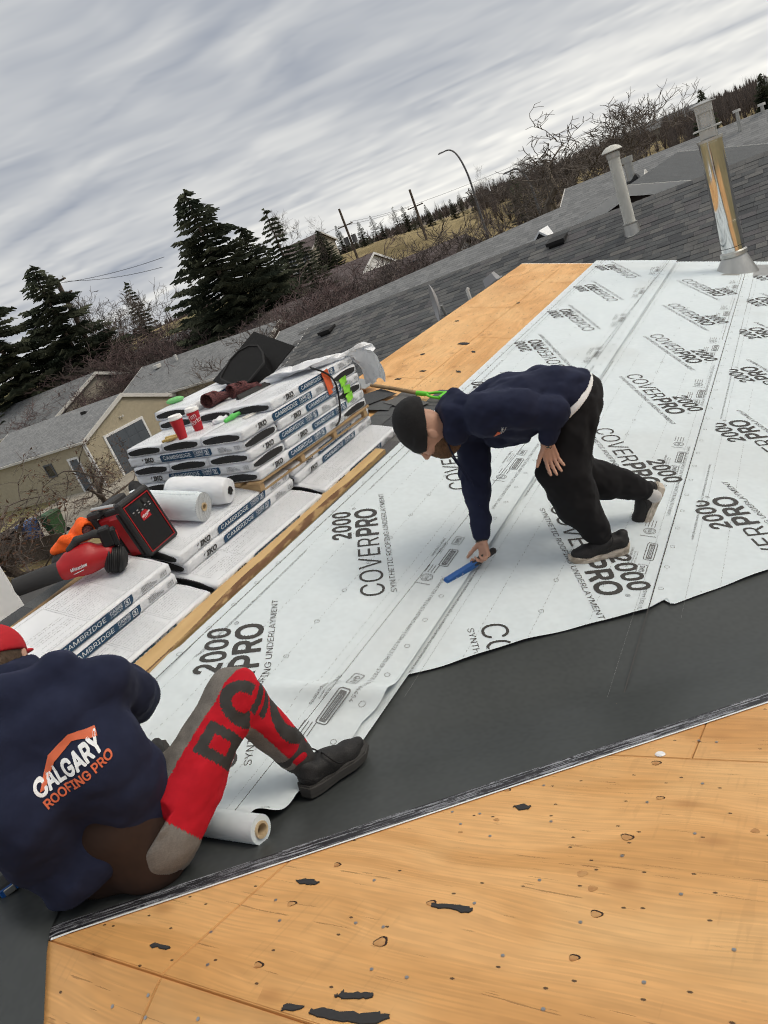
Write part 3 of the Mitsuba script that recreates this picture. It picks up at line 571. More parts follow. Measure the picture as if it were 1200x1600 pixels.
def soft_box(L, D, H, seed, r=0.010, amp=0.007):
    nx, ny, nz = 34, 12, 5; P, F, n0 = [], [], 0
    def face(fn, a, b):
        nonlocal n0
        u, v = np.meshgrid(np.linspace(0, 1, a), np.linspace(0, 1, b), indexing='ij'); P.append(fn(u, v).reshape(-1, 3))
        i, j = np.meshgrid(np.arange(a - 1), np.arange(b - 1), indexing='ij'); q = (i * b + j).ravel() + n0
        F.append(np.vstack([np.stack([q, q + b, q + b + 1], 1), np.stack([q, q + b + 1, q + 1], 1)])); n0 += a * b
    S = np.array([L, D, H]); st = lambda *x: np.stack(np.broadcast_arrays(*x), -1) * S
    face(lambda u, v: st(u, v, 1 + 0 * u), nx, ny); face(lambda u, v: st(u, 1 - v, 0 * u), nx, ny)
    face(lambda u, v: st(u, 0 * u, v), nx, nz); face(lambda u, v: st(1 - u, 1 + 0 * u, v), nx, nz)
    face(lambda u, v: st(0 * u, 1 - u, v), ny, nz); face(lambda u, v: st(1 + 0 * u, u, v), ny, nz)
    m = trimesh.Trimesh(np.vstack(P), np.vstack(F)); m.merge_vertices(); v = m.vertices.copy()
    c = np.clip(v, r, S - r); d = v - c; l = np.linalg.norm(d, axis=1, keepdims=True); v = c + np.where(l > 0, d / np.maximum(l, 1e-9) * np.minimum(l, r), 0)
    f = meshkit.fbm(v * [5, 9, 16] + seed * 13.7, 3, seed) - 0.5
    ends = np.exp(-np.minimum(v[:, 0], L - v[:, 0]) / 0.05)
    nrm = trimesh.Trimesh(v, m.faces, process=False).vertex_normals
    v = v + nrm * (f * amp * (1 + 1.5 * ends))[:, None]; v[:, 2] -= 0.006 * ends * (v[:, 2] > H * .6) * meshkit.noise(v * 14, seed)
    return mesh_(v, m.faces)
WR = [mikit.ply(soft_box(BL, BD, BT, i + 1), 'mat_wrap', smooth=True) for i in range(4)]
def band_parts():
    fr = lambda a, b: np.stack([a, 0 * a - 0.0032, b], -1)
    B = Print(); z0, z1 = 0.009, BT - 0.009; B.poly([(.312, z0), (.752, z0), (.764, z0 + .014), (.764, z1), (.322, z1), (.310, z1 - .012)])
    Tx = Print(); Tx.text('CAMBRIDGE', 0.0245, (.335, z0 + .0125), 0, sx=1.25)
    w = Tx.text('CARRÉ', 0.0165, (.615, z0 + .0225), 0, fat=0.01, sx=1.12); Tx.text('COMPLET', 0.0105, (.615, z0 + .0075), 0, sx=1.15); Tx.line((.612, z1 - .004), (.612 + w, z1 - .004), .0012)
    Tx.poly(sbox(.708, z0 + .007, .742, z1 - .006).difference(sbox(.711, z0 + .010, .739, z1 - .009))); Tx.text('3', 0.020, (.714, z0 + .0135), 0, bold=True); Tx.line((.728, z0 + .014), (.728, z0 + .034), .005)
    K = Print(); K.text('IKO', 0.0285, (.158, z0 + .011), 0, bold=True, fat=0.045, sx=1.15, shear=0.16); K.poly([(.137, z0 + .022), (.146, z0 + .03), (.152, z0 + .040), (.146, z0 + .038), (.139, z0 + .034)]); K.line((.135, z0 + .006), (.255, z0 + .006), .0018)
    G = Print(); r = np.random.default_rng(5)
    for k in range(5): G.line((.82, z0 + .010 + .007 * k), (.82 + .05 + .07 * r.random(), z0 + .010 + .007 * k), .0026, 7)
    for k in range(6): G.line((.955 + .008 * k, z0 + .008), (.955 + .008 * k, z0 + .038), .0035 if k % 2 else .0018)
    tp = lambda a, b: np.stack([a, b, 0 * a + BT + 0.0012], -1)
    Q = Print(); r = np.random.default_rng(9)
    for col in range(4):
        x0 = .05 + col * .245
        for row in range(17):
            y = .035 + row * .0155
            if r.random() < .2 or (col == 1 and row > 9): continue
            x = x0
            while x < x0 + .2:
                w_ = .008 + .03 * r.random(); Q.line((x, y), (min(x + w_, x0 + .215), y), .0026); x += w_ + .006
        Q.poly(sbox(x0 - .01, .022, x0 + .225, .31).difference(sbox(x0 - .008, .024, x0 + .223, .308)))
    up = lambda m, n: m if m.face_normals.mean(0) @ np.array(n) > 0 else (m.invert() or m)
    E = []
    for x, sx, s in ((-0.0012, -1, 3), (BL + 0.0012, 1, 4)):
        g = np.linspace(0, 2 * PI, 40)[:-1]; rr = 1 + 0.06 * np.sin(3 * g + s) + 0.04 * np.sin(5 * g)
        y = BD / 2 + 0.148 * np.sign(np.cos(g)) * np.abs(np.cos(g)) ** .8 * rr; z = BT / 2 - .001 + 0.0215 * np.sign(np.sin(g)) * np.abs(np.sin(g)) ** .75 * rr
        v = np.vstack([[[x + sx * .004, BD / 2, BT / 2]], np.stack([0 * y + x + sx * 0.0035, y, z], 1), np.stack([0 * y + x - sx * .004, y, z], 1)]); n = len(g); i = np.arange(n); j = (i + 1) % n
        f = np.vstack([np.stack([0 * i, 1 + i, 1 + j], 1), np.stack([1 + i, 1 + n + i, 1 + n + j], 1), np.stack([1 + i, 1 + n + j, 1 + j], 1)]); E.append(up(mesh_(v, f[:n]), (sx, 0, 0)) and mesh_(v, f))
    return dict(label_band=mikit.ply(up(B.mesh(fr), (0, -1, 0)), 'mat_band'), label_lettering=mikit.ply(up(Tx.mesh(lambda a, b: np.stack([a, 0 * a - .0042, b], -1)), (0, -1, 0)), 'mat_inkwhite'),
                logo=mikit.ply(up(K.mesh(fr), (0, -1, 0)), 'mat_ink'), fine_print=mikit.ply(up(G.mesh(fr), (0, -1, 0)), 'mat_inkgrey'), top_print=mikit.ply(up(Q.mesh(tp), (0, 0, 1)), 'mat_inkpale'),
                end_opening=[mikit.ply(e, 'mat_pulp') for e in E])
BP = band_parts()
_nb = [0]
def bundle(F, label, group, top=True, front=True, ends=(0, 1)):
    k = thing('shingle_bundle', label, 'shingle bundle', group); i = _nb[0]; _nb[0] += 1
    put('wrapper', WR[i % 4], None, k, M=F)
    for n in ('label_band', 'label_lettering', 'logo', 'fine_print') if front else (): put(n, BP[n], None, k, M=F)
    if top: put('top_print', BP['top_print'], None, k, M=F)
    for e in ends: put('end_opening', BP['end_opening'][e], None, k, M=F)
def FB_(F, x, y, z, along):      # along 'y': front face towards +x of F;  along 'x': front face towards -y of F
    M = np.eye(4)
    if along == 'y': M[:3, 0] = [0, 1, 0]; M[:3, 1] = [-1, 0, 0]
    else: pass
    M[:3, 3] = [x, y, z]; return F @ M
from scipy.spatial.transform import Rotation as Ro
FP = np.eye(4); FP[:3, :3] = Ro.from_euler('zyx', np.radians([-.569, 4.633, -1.219])).as_matrix(); FP[:3, :3] *= 0.957; FP[:3, 3] = EYE + 0.957 * (np.array([-3.021, 3.146, 4.81]) - EYE)
jit = lambda s=.006: rng.normal(0, s)
g_p, lvl = 'bundles stacked on the pallet', ['lowest', 'second', 'third', 'fourth', 'fifth', 'sixth', 'seventh']
for l in range(6):
    z = l * 0.065; lay = lvl[l]
    if l % 2 == 0:
        for c, nm in enumerate(('downslope right', 'middle', 'far left')): bundle(FB_(FP, -.345 * c + jit(), jit(), z, 'y'), f'white bundle with its end showing, {nm} one in the {lay} layer on the pallet', g_p, top=l == 4)
        bundle(FB_(FP, -1.035 + jit(), 1.04 + jit(.003), z, 'x'), f'white bundle lying crosswise at the far end of the {lay} pallet layer', g_p, top=False, front=False)
    else:
        if l != 5: bundle(FB_(FP, -1.035 + jit(), jit(), z, 'x'), f'white bundle with its blue band facing the radio, in the {lay} pallet layer', g_p, top=False)
        for c, nm in enumerate(('downslope right', 'middle', 'far left')): bundle(FB_(FP, -.345 * c + jit(), .345 + jit(.004), z, 'y'), f'white bundle set back from the near end, {nm} one in the {lay} pallet layer', g_p, top=l == 5)
bundle(FB_(FP, -.71, .36, 6 * .065, 'y'), 'white shingle bundle alone on top of the pallet stack behind the gloves', g_p)
FMs = FM.copy()
g_r, sp = 'bundles laid along the ridge under the pallet', dict(near=1.0, mid=2.0, far=3.0)
def FR(s, y, h):
    M = np.eye(4); M[:3, 0] = [0, 1, 0]; M[:3, 1] = -MS; M[:3, 2] = MN * 0.96; M[:3, 3] = onM(s, y, h)
    r = np.eye(4); a = jit(.006); r[:2, :2] = [[math.cos(a), -math.sin(a)], [math.sin(a), math.cos(a)]]; return M @ r
for nm, y3, y2 in (('beside the seated worker', 1.20, 1.185), ('below the radio', 2.275, 2.29), ('nearest the standing worker', 3.35, 3.345)):
    bundle(FR(-2.912, y3, .004), f'lowest white bundle lying against the toe board, {nm}', g_r)
    bundle(FR(-3.255, y3 + .03, .004), f'bundle buried under the stacked pair on the ridge, {nm}', g_r, top=False, front=False)
    bundle(FR(-3.112, y2 + .012, .066), f'lower bundle of the stacked pair on the ridge, {nm}', g_r, top=False)
    bundle(FR(-3.130, y2, .128), f'upper bundle of the stacked pair on the ridge, {nm}', g_r)
for y, nm in ((2.95, 'radio'), (4.0, 'far')):
    M = np.eye(4); M[:3, 0] = [0, 1, 0]; M[:3, 1] = [-1, 0, 0]; M[:3, 3] = [-3.56, y - .2, 4.72]; bundle(M, f'white bundle packed under the upslope side of the pallet, {nm} end', g_r, top=False)
mat('pine', lambda p, n, uv: MX((0.56, 0.39, 0.19), (0.44, 0.28, 0.12), FB(p.x * 30, p.y * 5, p.z * 30, 3)), 0.7)
mat('pallet', lambda p, n, uv: MX((0.42, 0.29, 0.155), (0.30, 0.19, 0.09), FB(p.x * 8, p.y * 8, p.z * 40, 3)), 0.75)
pa = thing('wooden_pallet', 'wooden pallet under the stack of shingle bundles', 'pallet')
for i, x in enumerate(np.linspace(-1.03, -.10, 7)): put('deck_board', shift(box((x, -.01, -.017), (x + .10, 1.39, -.001), .003), FP), 'mat_pallet', pa)
for y in (.0, .455, .87, 1.31): put('stringer', shift(box((-1.03, y, -.066), (-.012, y + .045, -.018), .003), FP), 'mat_pallet', pa)
for x in (-1.03, -.60, -.13): put('bottom_board', shift(box((x, -.01, -.082), (x + .10, 1.39, -.067), .003), FP), 'mat_pallet', pa)
# toe board: rough sawn, with a strip of bark left on its lower edge
def toe():
    ys = np.linspace(1.42, 4.035, 90); V = []
    for y in ys:
        w = 0.5 + 0.5 * math.tanh((y - 2.15) * 7) * math.tanh((3.45 - y) * 6); w *= 0.6 + .8 * float(meshkit.fbm(np.array([y * 3, 0, 0]), 3, 2)); c = .004 + .020 * np.clip(w, 0, 1.2)
        a, b, t = -2.918, -2.828, 0.040; sh = 0.012 * (y - 2.8) / 1.3 * -1
        V.append([(a + sh, 0), (a + sh, t), (b - c * 1.3 + sh, t), (b - c * .4 + sh, t - c * .55), (b + sh, t - c), (b + sh, 0)])
    V = np.array(V); P = np.stack([onM(V[i, :, 0], y, V[i, :, 1] + .004) for i, y in enumerate(ys)]); n = 6
    i, j = np.meshgrid(np.arange(len(ys) - 1), np.arange(n), indexing='ij'); i, j = i.ravel(), j.ravel(); k = (j + 1) % n; w = j
    F = np.vstack([np.stack([i * n + j, i * n + k, (i + 1) * n + k], 1), np.stack([i * n + j, (i + 1) * n + k, (i + 1) * n + j], 1)])
    isb = np.tile((w == 2) | (w == 3), 2); L = (len(ys) - 1) * n
    capf = np.array([[0, 1, 5], [1, 4, 5], [1, 2, 4], [2, 3, 4]]); F0 = np.vstack([F[~isb], capf, capf[:, ::-1] + L]); P = P.reshape(-1, 3)
    return mesh_(P, F0), mesh_(P, F[isb])
mat('bark', lambda p, n, uv: MX((0.16, 0.085, 0.045), (0.38, 0.25, 0.12), SS(0.45, 0.66, FB(p.x * 26, p.y * 14, p.z * 26, 4))), 0.9, bump=lambda p, n, uv: FB(p.x * 60, p.y * 45, p.z * 60, 3), bs=0.008)
a_, b_ = toe(); a_.fix_normals(); k = thing('toe_board', 'long rough lumber board nailed below the bundles, bark on its edge', 'board')
put('sawn_faces', a_, 'mat_pine', k); put('bark_edge', b_, 'mat_bark', k, smooth=40)

# loose wrapping film at the far end of the stack
def cloth(fn, n, m, th=0.002):
    g = gridmesh(fn, np.linspace(0, 1, n), np.linspace(0, 1, m)); return g
def film1(U, V):
    # over the top of the far end, then hanging down past the corner
    path = spline([(-.52, 1.02, .395), (-.30, 1.04, .425), (-.10, 1.10, .430), (.015, 1.28, .425), (.02, 1.42, .40), (.03, 1.50, .26), (.02, 1.55, .13)], 60)
    c = path[np.clip((U * 59).astype(int), 0, 59)]; side = np.array([.28, .96, 0]) * 1.0
    w = (V - .5) * (.40 - .12 * U); r = meshkit.fbm(np.stack([U * 7, V * 5, 0 * U], -1), 3, 6) - .5
    P = c + w[..., None] * np.where((U > .72)[..., None], np.array([.80, -.25, .15]), side) + np.stack([r * .03, r * .02, r * .055 + .018 * np.cos(V * 9)], -1)
    P[..., 2] = np.maximum(P[..., 2], np.where((P[..., 0] < .0) & (P[..., 1] < 1.38), .396 + .004 * V, -1)); return P
k = thing('wrapping_film', 'loose white plastic film draped over the far corner of the stack', 'plastic film')
put('sheet', shift(cloth(film1, 60, 24), FP), 'mat_film', k, smooth=True)
t_ = Print()
for i, w in enumerate(['Shingles', 'Cambridge', 'Shingles']): t_.text('Shingles', .05, (-.02 + 0 * i, 0), 0, fat=.02) if i == 0 else None
solo('film_bag', shift(snet(lambda p: blend(p, [('e', (0, 0, .03), (.15, .07, .035), None), ('e', (.09, .02, .025), (.10, .06, .03), None)], .04) + .016 * (meshkit.fbm(p * 17, 3, 4) - .5), (-.2, -.12, -.02), (.24, .12, .1), .009), FP @ frame([-.40, .96, .385], [.35, .93, 0], [0, 0, 1])), 'mat_film', 'crumpled white film bag on the stack to the right of the black hood', 'plastic film', smooth=True)
mat('orange_tag', (0.62, 0.105, 0.03), 0.6); mat('lime', (0.22, 0.60, 0.035), 0.45)
def sticker(y, z, w, h, ang, bend=.004):
    return shift(gridmesh(lambda U, V: np.stack([.0055 + bend * np.sin(U * 5 + V * 3) + .001 * V, y + (U - .5) * w * math.cos(ang) - (V - .5) * h * math.sin(ang), z + (U - .5) * w * math.sin(ang) + (V - .5) * h * math.cos(ang)], -1), np.linspace(0, 1, 7), np.linspace(0, 1, 9)), FP)
solo('pallet_tag', sticker(.975, .308, .082, .165, .10), 'mat_orange_tag', 'orange paper tag taped to the side of the stacked bundles', 'tag')
for y, z, a, lab in ((1.152, .255, .1, 'top'), (1.165, .195, -.15, 'middle'), (1.17, .133, .12, 'lowest')): solo('green_sticker', sticker(y, z, .092, .055, a), 'mat_lime', f'lime green sticker, {lab} of three on the corner of the stack', 'sticker', 'lime stickers on the stack')
solo('black_strap', shift(tube(spline([(-.13, 1.02, .42), (.008, .93, .40), (.014, 1.035, .30), (.013, 1.03, .17), (.013, .98, .06), (.010, .90, .015)], 40), .0065, 8), FP), 'mat_black', 'thin black cable hanging down the side of the stacked bundles', 'cable', smooth=True)

# ------------------------------------------------------------------ things lying on the stack
mat('cupred', (0.42, 0.012, 0.022), 0.4); mat('lid', (0.78, 0.78, 0.77), 0.35)
def cup(x, y, word, lab, turn):
    k = thing('coffee_cup', lab, 'cup', 'paper cups on the bundles'); F = FP @ frame([x, y, .3265], [math.cos(turn), math.sin(turn), 0], [0, 0, 1])
    put('paper_wall', shift(lathe([(0, 0), (.028, 0), (.0285, .003), (.0415, .128), (.0425, .131), (0, .131)], 36), F), 'mat_cupred', k, smooth=40)
    put('lid', shift(lathe([(.042, .126), (.0455, .127), (.0455, .136), (.0425, .139), (.041, .150), (.0385, .152), (.036, .147), (0, .146)], 36), F), 'mat_lid', k, smooth=40)
    P = Print()
    for i, w in enumerate(word): P.text(w, .030 if len(word) > 1 else .012, (-.028 - .004 * i, .075 - .036 * i), .22, sx=.82, shear=.12)
    def rnd(a, b): r = .0285 + (b / .128) * .013 + .0008; t = a / .036 - PI / 2; return np.stack([r * np.cos(t), r * np.sin(t), b], -1)
    put('lettering', shift(P.mesh(rnd), F), 'mat_inkwhite', k)
cup(-.519, .045, ['~'], 'shorter looking red paper cup with white lid, nearest the end of the stack', .5)
cup(-.505, .185, ['Tim', 'Hortons'], 'red paper cup with white handwritten style lettering, right of the other cup', .35)
solo('battery_cells', shift(cat_([tube([(i * .018, 0, .009), (i * .018 + .03, .05, .009)], .0085, 12) for i in range(4)] + [box((-.012, .06, 0), (.085, .085, .02), .003)]), FP @ frame([-.66, -.0, .327], [.95, .3, 0], [0, 0, 1])), 'mat_gold', 'small black and yellow items left beside the red cups', 'hardware', smooth=30)
mat('gold', (0.50, 0.36, 0.12), 0.4)
mat('greenplastic', (0.10, 0.50, 0.10), 0.4)
k = thing('hook_knife', 'roofing knife with a green handle lying on the stack', 'knife'); F = FP @ frame([-.31, .235, .342], [.05, .17, 0.01], [0, 0, 1])
put('handle', shift(snet(lambda p: blend(p, [('c', (0, 0, 0), (.06, .004, .002), .013, .015), ('c', (.06, .004, .002), (.15, -.004, .004), .014, .010)], .02), (-.03, -.03, -.03), (.18, .03, .03), .004), F), 'mat_greenplastic', k, smooth=True)
put('blade', shift(cat_([box((.145, -.009, -.002), (.20, .012, .003)), hull([(.2, -.009, -.002), (.2, .012, .003), (.235, -.03, -.002), (.23, -.03, .003), (.215, .010, 0)])]), F), 'mat_galvdull', k)
solo('tin_snips', shift(cat_([tube(spline([(0, 0, .006), (.06, .012, .008), (.13, .02, .006)], 9), .006, 7), tube(spline([(0, -.05, .006), (.06, -.03, .008), (.13, .015, .006)], 9), .006, 7), hull([(.12, .01, .002), (.20, .035, .004), (.12, .03, .004), (.12, .02, .012)])]), FP @ frame([-.20, .27, .327], [.6, .8, 0], [0, 0, 1])), 'mat_galvdull', 'metal tin snips lying next to the green handled knife', 'snips', smooth=30)
solo('green_pouch', shift(snet(lambda p: ell_(p, (0, 0, .02), (.065, .035, .022)) + .01 * (meshkit.fbm(p * 30, 2, 1) - .5), (-.09, -.06, -.02), (.09, .06, .06), .005), FP @ frame([-1.0, .55, .455], [.5, .86, 0], [0, 0, 1])), 'mat_greenpale', 'pale green pouch on the topmost bundle at the left', 'pouch', smooth=True)
mat('greenpale', (0.17, 0.48, 0.17), 0.6)
solo('crumpled_wrapper', shift(snet(lambda p: ell_(p, (0, 0, .015), (.06, .03, .02)) + .022 * (meshkit.fbm(p * 38, 3, 9) - .5), (-.09, -.06, -.03), (.09, .06, .06), .004), FP @ frame([-.41, .30, .325], [.4, .9, 0], [0, 0, 1])), 'mat_film', 'crumpled white and blue wrapper beside the red cup', 'wrapper', smooth=True)
mat('glove', lambda p, n, uv: MX((0.055, 0.020, 0.022), (0.14, 0.05, 0.05), SS(.45, .6, N(p.x * 160, p.y * 160, p.z * 160))), 0.9, bump=lambda p, n, uv: N(p.x * 300, p.y * 300, p.z * 300), bs=.002)
def glove(x, y, turn, lab, seed):
    F = FP @ frame([x, y, .392], [math.cos(turn), math.sin(turn), 0], [0, 0, 1])
    def sd(p):
        d = blend(p, [('c', (0, 0, .052), (.10, .0, .046), .050, .044), ('e', (.15, 0, .035), (.075, .052, .028), None), ('c', (.19, .035, .03), (.27, .05, .022), .017, .013), ('c', (.20, .01, .03), (.285, .012, .022), .017, .013), ('c', (.20, -.014, .03), (.275, -.022, .022), .017, .013), ('c', (.12, -.045, .03), (.18, -.085, .022), .018, .013)], .02)
        hollow = cone_(p, np.array([-.08, 0, .053]), np.array([.07, 0, .050]), .046, .040); return np.maximum(d + .006 * (meshkit.fbm(p * 40, 2, seed) - .5), np.maximum(-hollow, -(p[:, 0] + .015)))
    return solo('work_glove', shift(snet(sd, (-.09, -.12, -.02), (.32, .10, .13), .006), F), 'mat_glove', lab, 'glove', 'work gloves on the stack', smooth=True)
glove(-.62, .46, 1.75, 'dark maroon work glove with its open cuff towards the red cups', 3); glove(-.53, .62, 1.35, 'dark work glove with open cuff, right of the other glove', 5)
solo('red_tape_roll', shift(annulus((0, 0, 0), (0, 0, 1), .022, .040, .06, 24), FP @ frame([-.60, .86, .392], [1, 0, .2], [0, -.25, 1])), 'mat_cupred', 'red roll of tape behind the gloves and beside the black hood', 'tape roll', smooth=40)
# black exhaust hood, lying tipped with its flange towards the camera
A_, B_, C_ = np.array([-3.948, 4.158, 5.361]), np.array([-3.724, 4.518, 5.556]), np.array([-3.295, 4.348, 5.371])
ux = (C_ - B_) / .5; uy = (A_ - B_) / .5; FH = frame(B_, ux, np.cross(ux, uy)); nf = FH[:3, 2]
if nf @ (EYE - B_) < 0: FH = frame(B_, uy, np.cross(uy, ux))
L2 = np.linalg.inv(FH); sw = abs((L2 @ np.r_[C_, 1])[0]) < .1
PRE[0] = np.diag([.945, .945, .945, 1.0]); PRE[0][:3, 3] = EYE * (1 - .945)
k = thing('exhaust_hood', 'black roof exhaust hood with a square flange tipped up on the stack', 'roof vent')
ys_ = 1 if (L2 @ np.r_[A_ if not sw else C_, 1])[1] > 0 else -1
put('flange', shift(cat_([box((0, 0, -.006), (.5, ys_ * .5, .004), .003)]), FH), 'mat_hood', k)
pts = [(.50, ys_ * .20)] + [(.30 + .135 * math.cos(t), ys_ * (.335 + .135 * math.sin(t))) for t in np.linspace(-PI / 2 * .6, PI * 1.25, 26)] + [(.28, ys_ * .50), (.50, ys_ * .50)]
hd = Polygon([(.50, ys_ * .22), (.34, ys_ * .17), (.25, ys_ * .18), (.18, ys_ * .235), (.155, ys_ * .32), (.19, ys_ * .41), (.26, ys_ * .50), (.44, ys_ * .50), (.50, ys_ * .44)]).buffer(-.03).buffer(.03, quad_segs=8)
put('hood', shift(prism(hd, .004, .115), FH), 'mat_hood', k, smooth=30)
mat('hood', (0.0045, 0.0045, 0.005), .55, spec=.18)
put('hood_rim', shift(prism(hd.buffer(.006).difference(hd.buffer(-.004)), .108, .122), FH), 'mat_blackmatt', k, smooth=30)
PRE[0] = None
solo('black_sheath', shift(hull([(0, 0, 0), (.30, .03, 0), (.30, .09, 0), (0, .05, 0), (0, .02, .03), (.30, .06, .03)]), FP @ frame([-.42, .55, .392], [.25, .97, 0], [0, 0, 1])), 'mat_black', 'flat black plastic piece lying under the black exhaust hood', 'plastic piece')
solo('loose_black_jacket', shift(snet(lambda p: blend(p, [('e', (0, 0, .04), (.16, .10, .05), None), ('c', (.02, .02, .05), (.17, .10, .06), .06, .05), ('c', (.17, .10, .06), (.22, .14, .13), .055, .04)], .05) + .03 * (meshkit.fbm(p * 13, 3, 8) - .5), (-.22, -.16, -.06), (.32, .26, .22), .011), frame(onM(-3.66, 2.72, .12), [-.5, .85, .1], [0, 0, 1])), 'mat_blackmatt', 'crumpled black garment between the radio and the pallet', 'garment', smooth=True)

# ------------------------------------------------------------------ radio
PRE[0] = np.diag([.963, .963, .963, 1.0]); PRE[0][:3, 3] = EYE * (1 - .963)       # these stand on the upper bundles, a little nearer than first placed
mat('toolred', (0.36, 0.010, 0.014), 0.42); mat('grey', (0.30, 0.30, 0.31), 0.45); mat('alu', (0.62, 0.62, 0.60), 0.3, metallic=0.8)
ra = thing('jobsite_radio', 'black and red cordless jobsite radio standing on the bundles', 'radio')
FRd = np.eye(4); FRd[:3, :3] = Ro.from_euler('zyx', np.radians([-.855, -3.617, 4.2])).as_matrix() @ np.array([[0, -1, 0], [1, 0, 0], [0, 0, 1.0]]); FRd[:3, 3] = [-3.154, 2.322, 4.792]
# now x = width (along the ridge), y = depth away from the front, z = up
W_, H_, D_ = .222, .326, .300
rb = lambda lo, hi, c, mt, nm, lab=None: put(nm, shift(box(lo, hi, c), FRd), mt, ra, label=lab)
rb((.012, .014, .012), (W_ - .012, D_ - .02, H_ - .055), .012, 'mat_toolred', 'case')
rb((.022, .004, .020), (W_ - .022, .018, H_ - .035), .006, 'mat_black', 'speaker_panel')
put('red_outline', shift(cat_([prism(sbox(.018, .016, W_ - .018, H_ - .031).difference(sbox(.0235, .0215, W_ - .0235, H_ - .0365)), 0, .004)]).apply_transform(np.array([[1, 0, 0, 0], [0, 0, 1, .002], [0, 1, 0, 0], [0, 0, 0, 1.0]])), FRd), 'mat_toolred', ra)
for nm, lo, hi in (('post', (0, 0, 0), (.020, .045, H_ - .01)), ('post', (W_ - .020, 0, 0), (W_, .045, H_ - .01)), ('post', (0, D_ - .05, .0), (.02, D_, H_ - .03)), ('post', (W_ - .02, D_ - .05, 0), (W_, D_, H_ - .03)), ('bottom_guard', (0, 0, 0), (W_, D_, .026)), ('top_guard', (0, 0, H_ - .032), (W_, .05, H_)), ('top_guard', (0, D_ - .10, H_ - .045), (W_, D_ + .01, H_ - .005))):
    rb(lo, hi, .010, 'mat_rubber', nm)
rb((.03, .05, H_ - .06), (W_ - .03, D_ - .1, H_ - .03), .006, 'mat_rubber', 'top_deck')
put('carry_handle', shift(tube([(.035, .075, H_ - .01), (.035, D_ - .03, H_ + .005)], .011, 14), FRd), 'mat_alu', ra, smooth=60)
put('side_handle', shift(tube([(-.004, D_ - .115, .055), (-.004, D_ - .095, H_ - .11)], .013, 14), FRd), 'mat_alu', ra, smooth=60)
rb((-.003, D_ - .150, .055), (.013, D_ - .075, H_ - .105), .004, 'mat_black', 'side_recess'); rb((-.0035, .050, .028), (.012, D_ - .155, H_ - .065), .006, 'mat_toolred', 'side_panel')
rb((-.005, .048, .024), (.010, .066, H_ - .05), .004, 'mat_rubber', 'side_rib')
fp = lambda a, b: np.stack([a, 0 * a + .0025, b], -1)
P = Print(); P.poly([(.080, .176), (.142, .176), (.142, .205), (.128, .222), (.094, .222), (.080, .205)]); put('badge', shift(P.mesh(fp), FRd), 'mat_toolred', ra)
P = Print(); P.text('Milwaukee', .0115, (.084, .190), .16, bold=True, sx=.78, shear=.2); P.line((.095, .184), (.128, .193), .0022); put('badge_lettering', shift(P.mesh(lambda a, b: np.stack([a, 0 * a + .0012, b], -1)), FRd), 'mat_inkwhite', ra)
P = Print(); P.poly(sbox(.042, .246, .130, .280)); put('display', shift(P.mesh(fp), FRd), 'mat_glass', ra)
for r_ in range(2):
    for c_ in range(5): rb((.048 + c_ * .029, .0005, .228 + r_ * .0 - .0 + (.014 if r_ else 0) - (.004)), (.060 + c_ * .029, .006, .234 + (.014 if r_ else 0) - .004), .001, 'mat_grey' if (c_ + r_) % 3 else 'mat_rubber', 'button')
put('knob', shift(lathe([(0, .012), (.013, .011), (.015, 0)], 20), FRd @ frame([.150, .004, .262], [1, 0, 0], [0, -1, 0])), 'mat_rubber', ra, smooth=40)
rb((.118, .08, H_ - .032), (.175, .11, H_ - .018), .004, 'mat_toolred', 'latch')

# rolls of underlayment beside the radio
ur = thing('grey_roll', 'fat grey roll of underlayment beside the radio', 'roll')
a0, a1 = np.array([-3.50, 2.66, 4.985]), np.array([-3.095, 2.735, 4.865])
ax_ = (a1 - a0) / np.linalg.norm(a1 - a0)
put('wound_sheet', tube([a0, a1], .083, 40, cap=False), 'mat_under', ur, smooth=60)
put('roll_face', annulus(a1 - ax_ * .004, ax_, .024, .083, .004, 40), 'mat_rollface', ur)
mat('rollface', lambda p, n, uv: mi.Color3f(0.40, 0.42, 0.43) * (.75 + .5 * N(dr.sqrt(dr.square(p.y - 2.735) + dr.square(p.z - 4.865)) * 700, 0, 0)), .6)
put('cardboard_core', annulus(a1 - ax_ * .02, ax_, .018, .025, .026, 30), 'mat_card', ur, smooth=40)
put('loose_flap', gridmesh(lambda U, V: a0 + ax_ * (.43 * V)[..., None] * 1.0 + np.stack([0 * U - .02 * U, .083 * np.sin(1.9 - U * 0.6) * 0 + -.02 + .10 * U, .086 + .018 * U - .05 * U * U], -1), np.linspace(0, 1, 8), np.linspace(0, 1, 5)), 'mat_under', ur)
b0, b1 = np.array([-3.44, 2.86, 4.965]), np.array([-3.06, 2.955, 4.852]); bx_ = (b1 - b0) / np.linalg.norm(b1 - b0)
wr = thing('wrapped_roll', 'white film wrapped roll behind the grey roll', 'roll')
tw = tube(spline([b0, b0 * .6 + b1 * .4, b1 - bx_ * .02], 26), np.r_[np.linspace(.07, .083, 4), np.full(18, .084), np.linspace(.083, .072, 4)], 36); v_ = tw.vertices; tw.vertices = v_ + (meshkit.fbm(v_ * 26, 3, 3)[:, None] - .5) * .012 * np.array([.3, 1, 1])
put('film', tw, 'mat_film', wr, smooth=True)
put('core_hole', shift(prism(Polygon([(.022 * math.cos(t) * (1 + .25 * math.sin(5 * t)), .022 * math.sin(t) * (1 + .2 * math.cos(4 * t))) for t in np.linspace(0, 2 * PI, 24)[:-1]]), -.004, .006), frame(b1 - bx_ * .016, np.cross(bx_, [0, 0, 1]), bx_)), 'mat_black', wr)

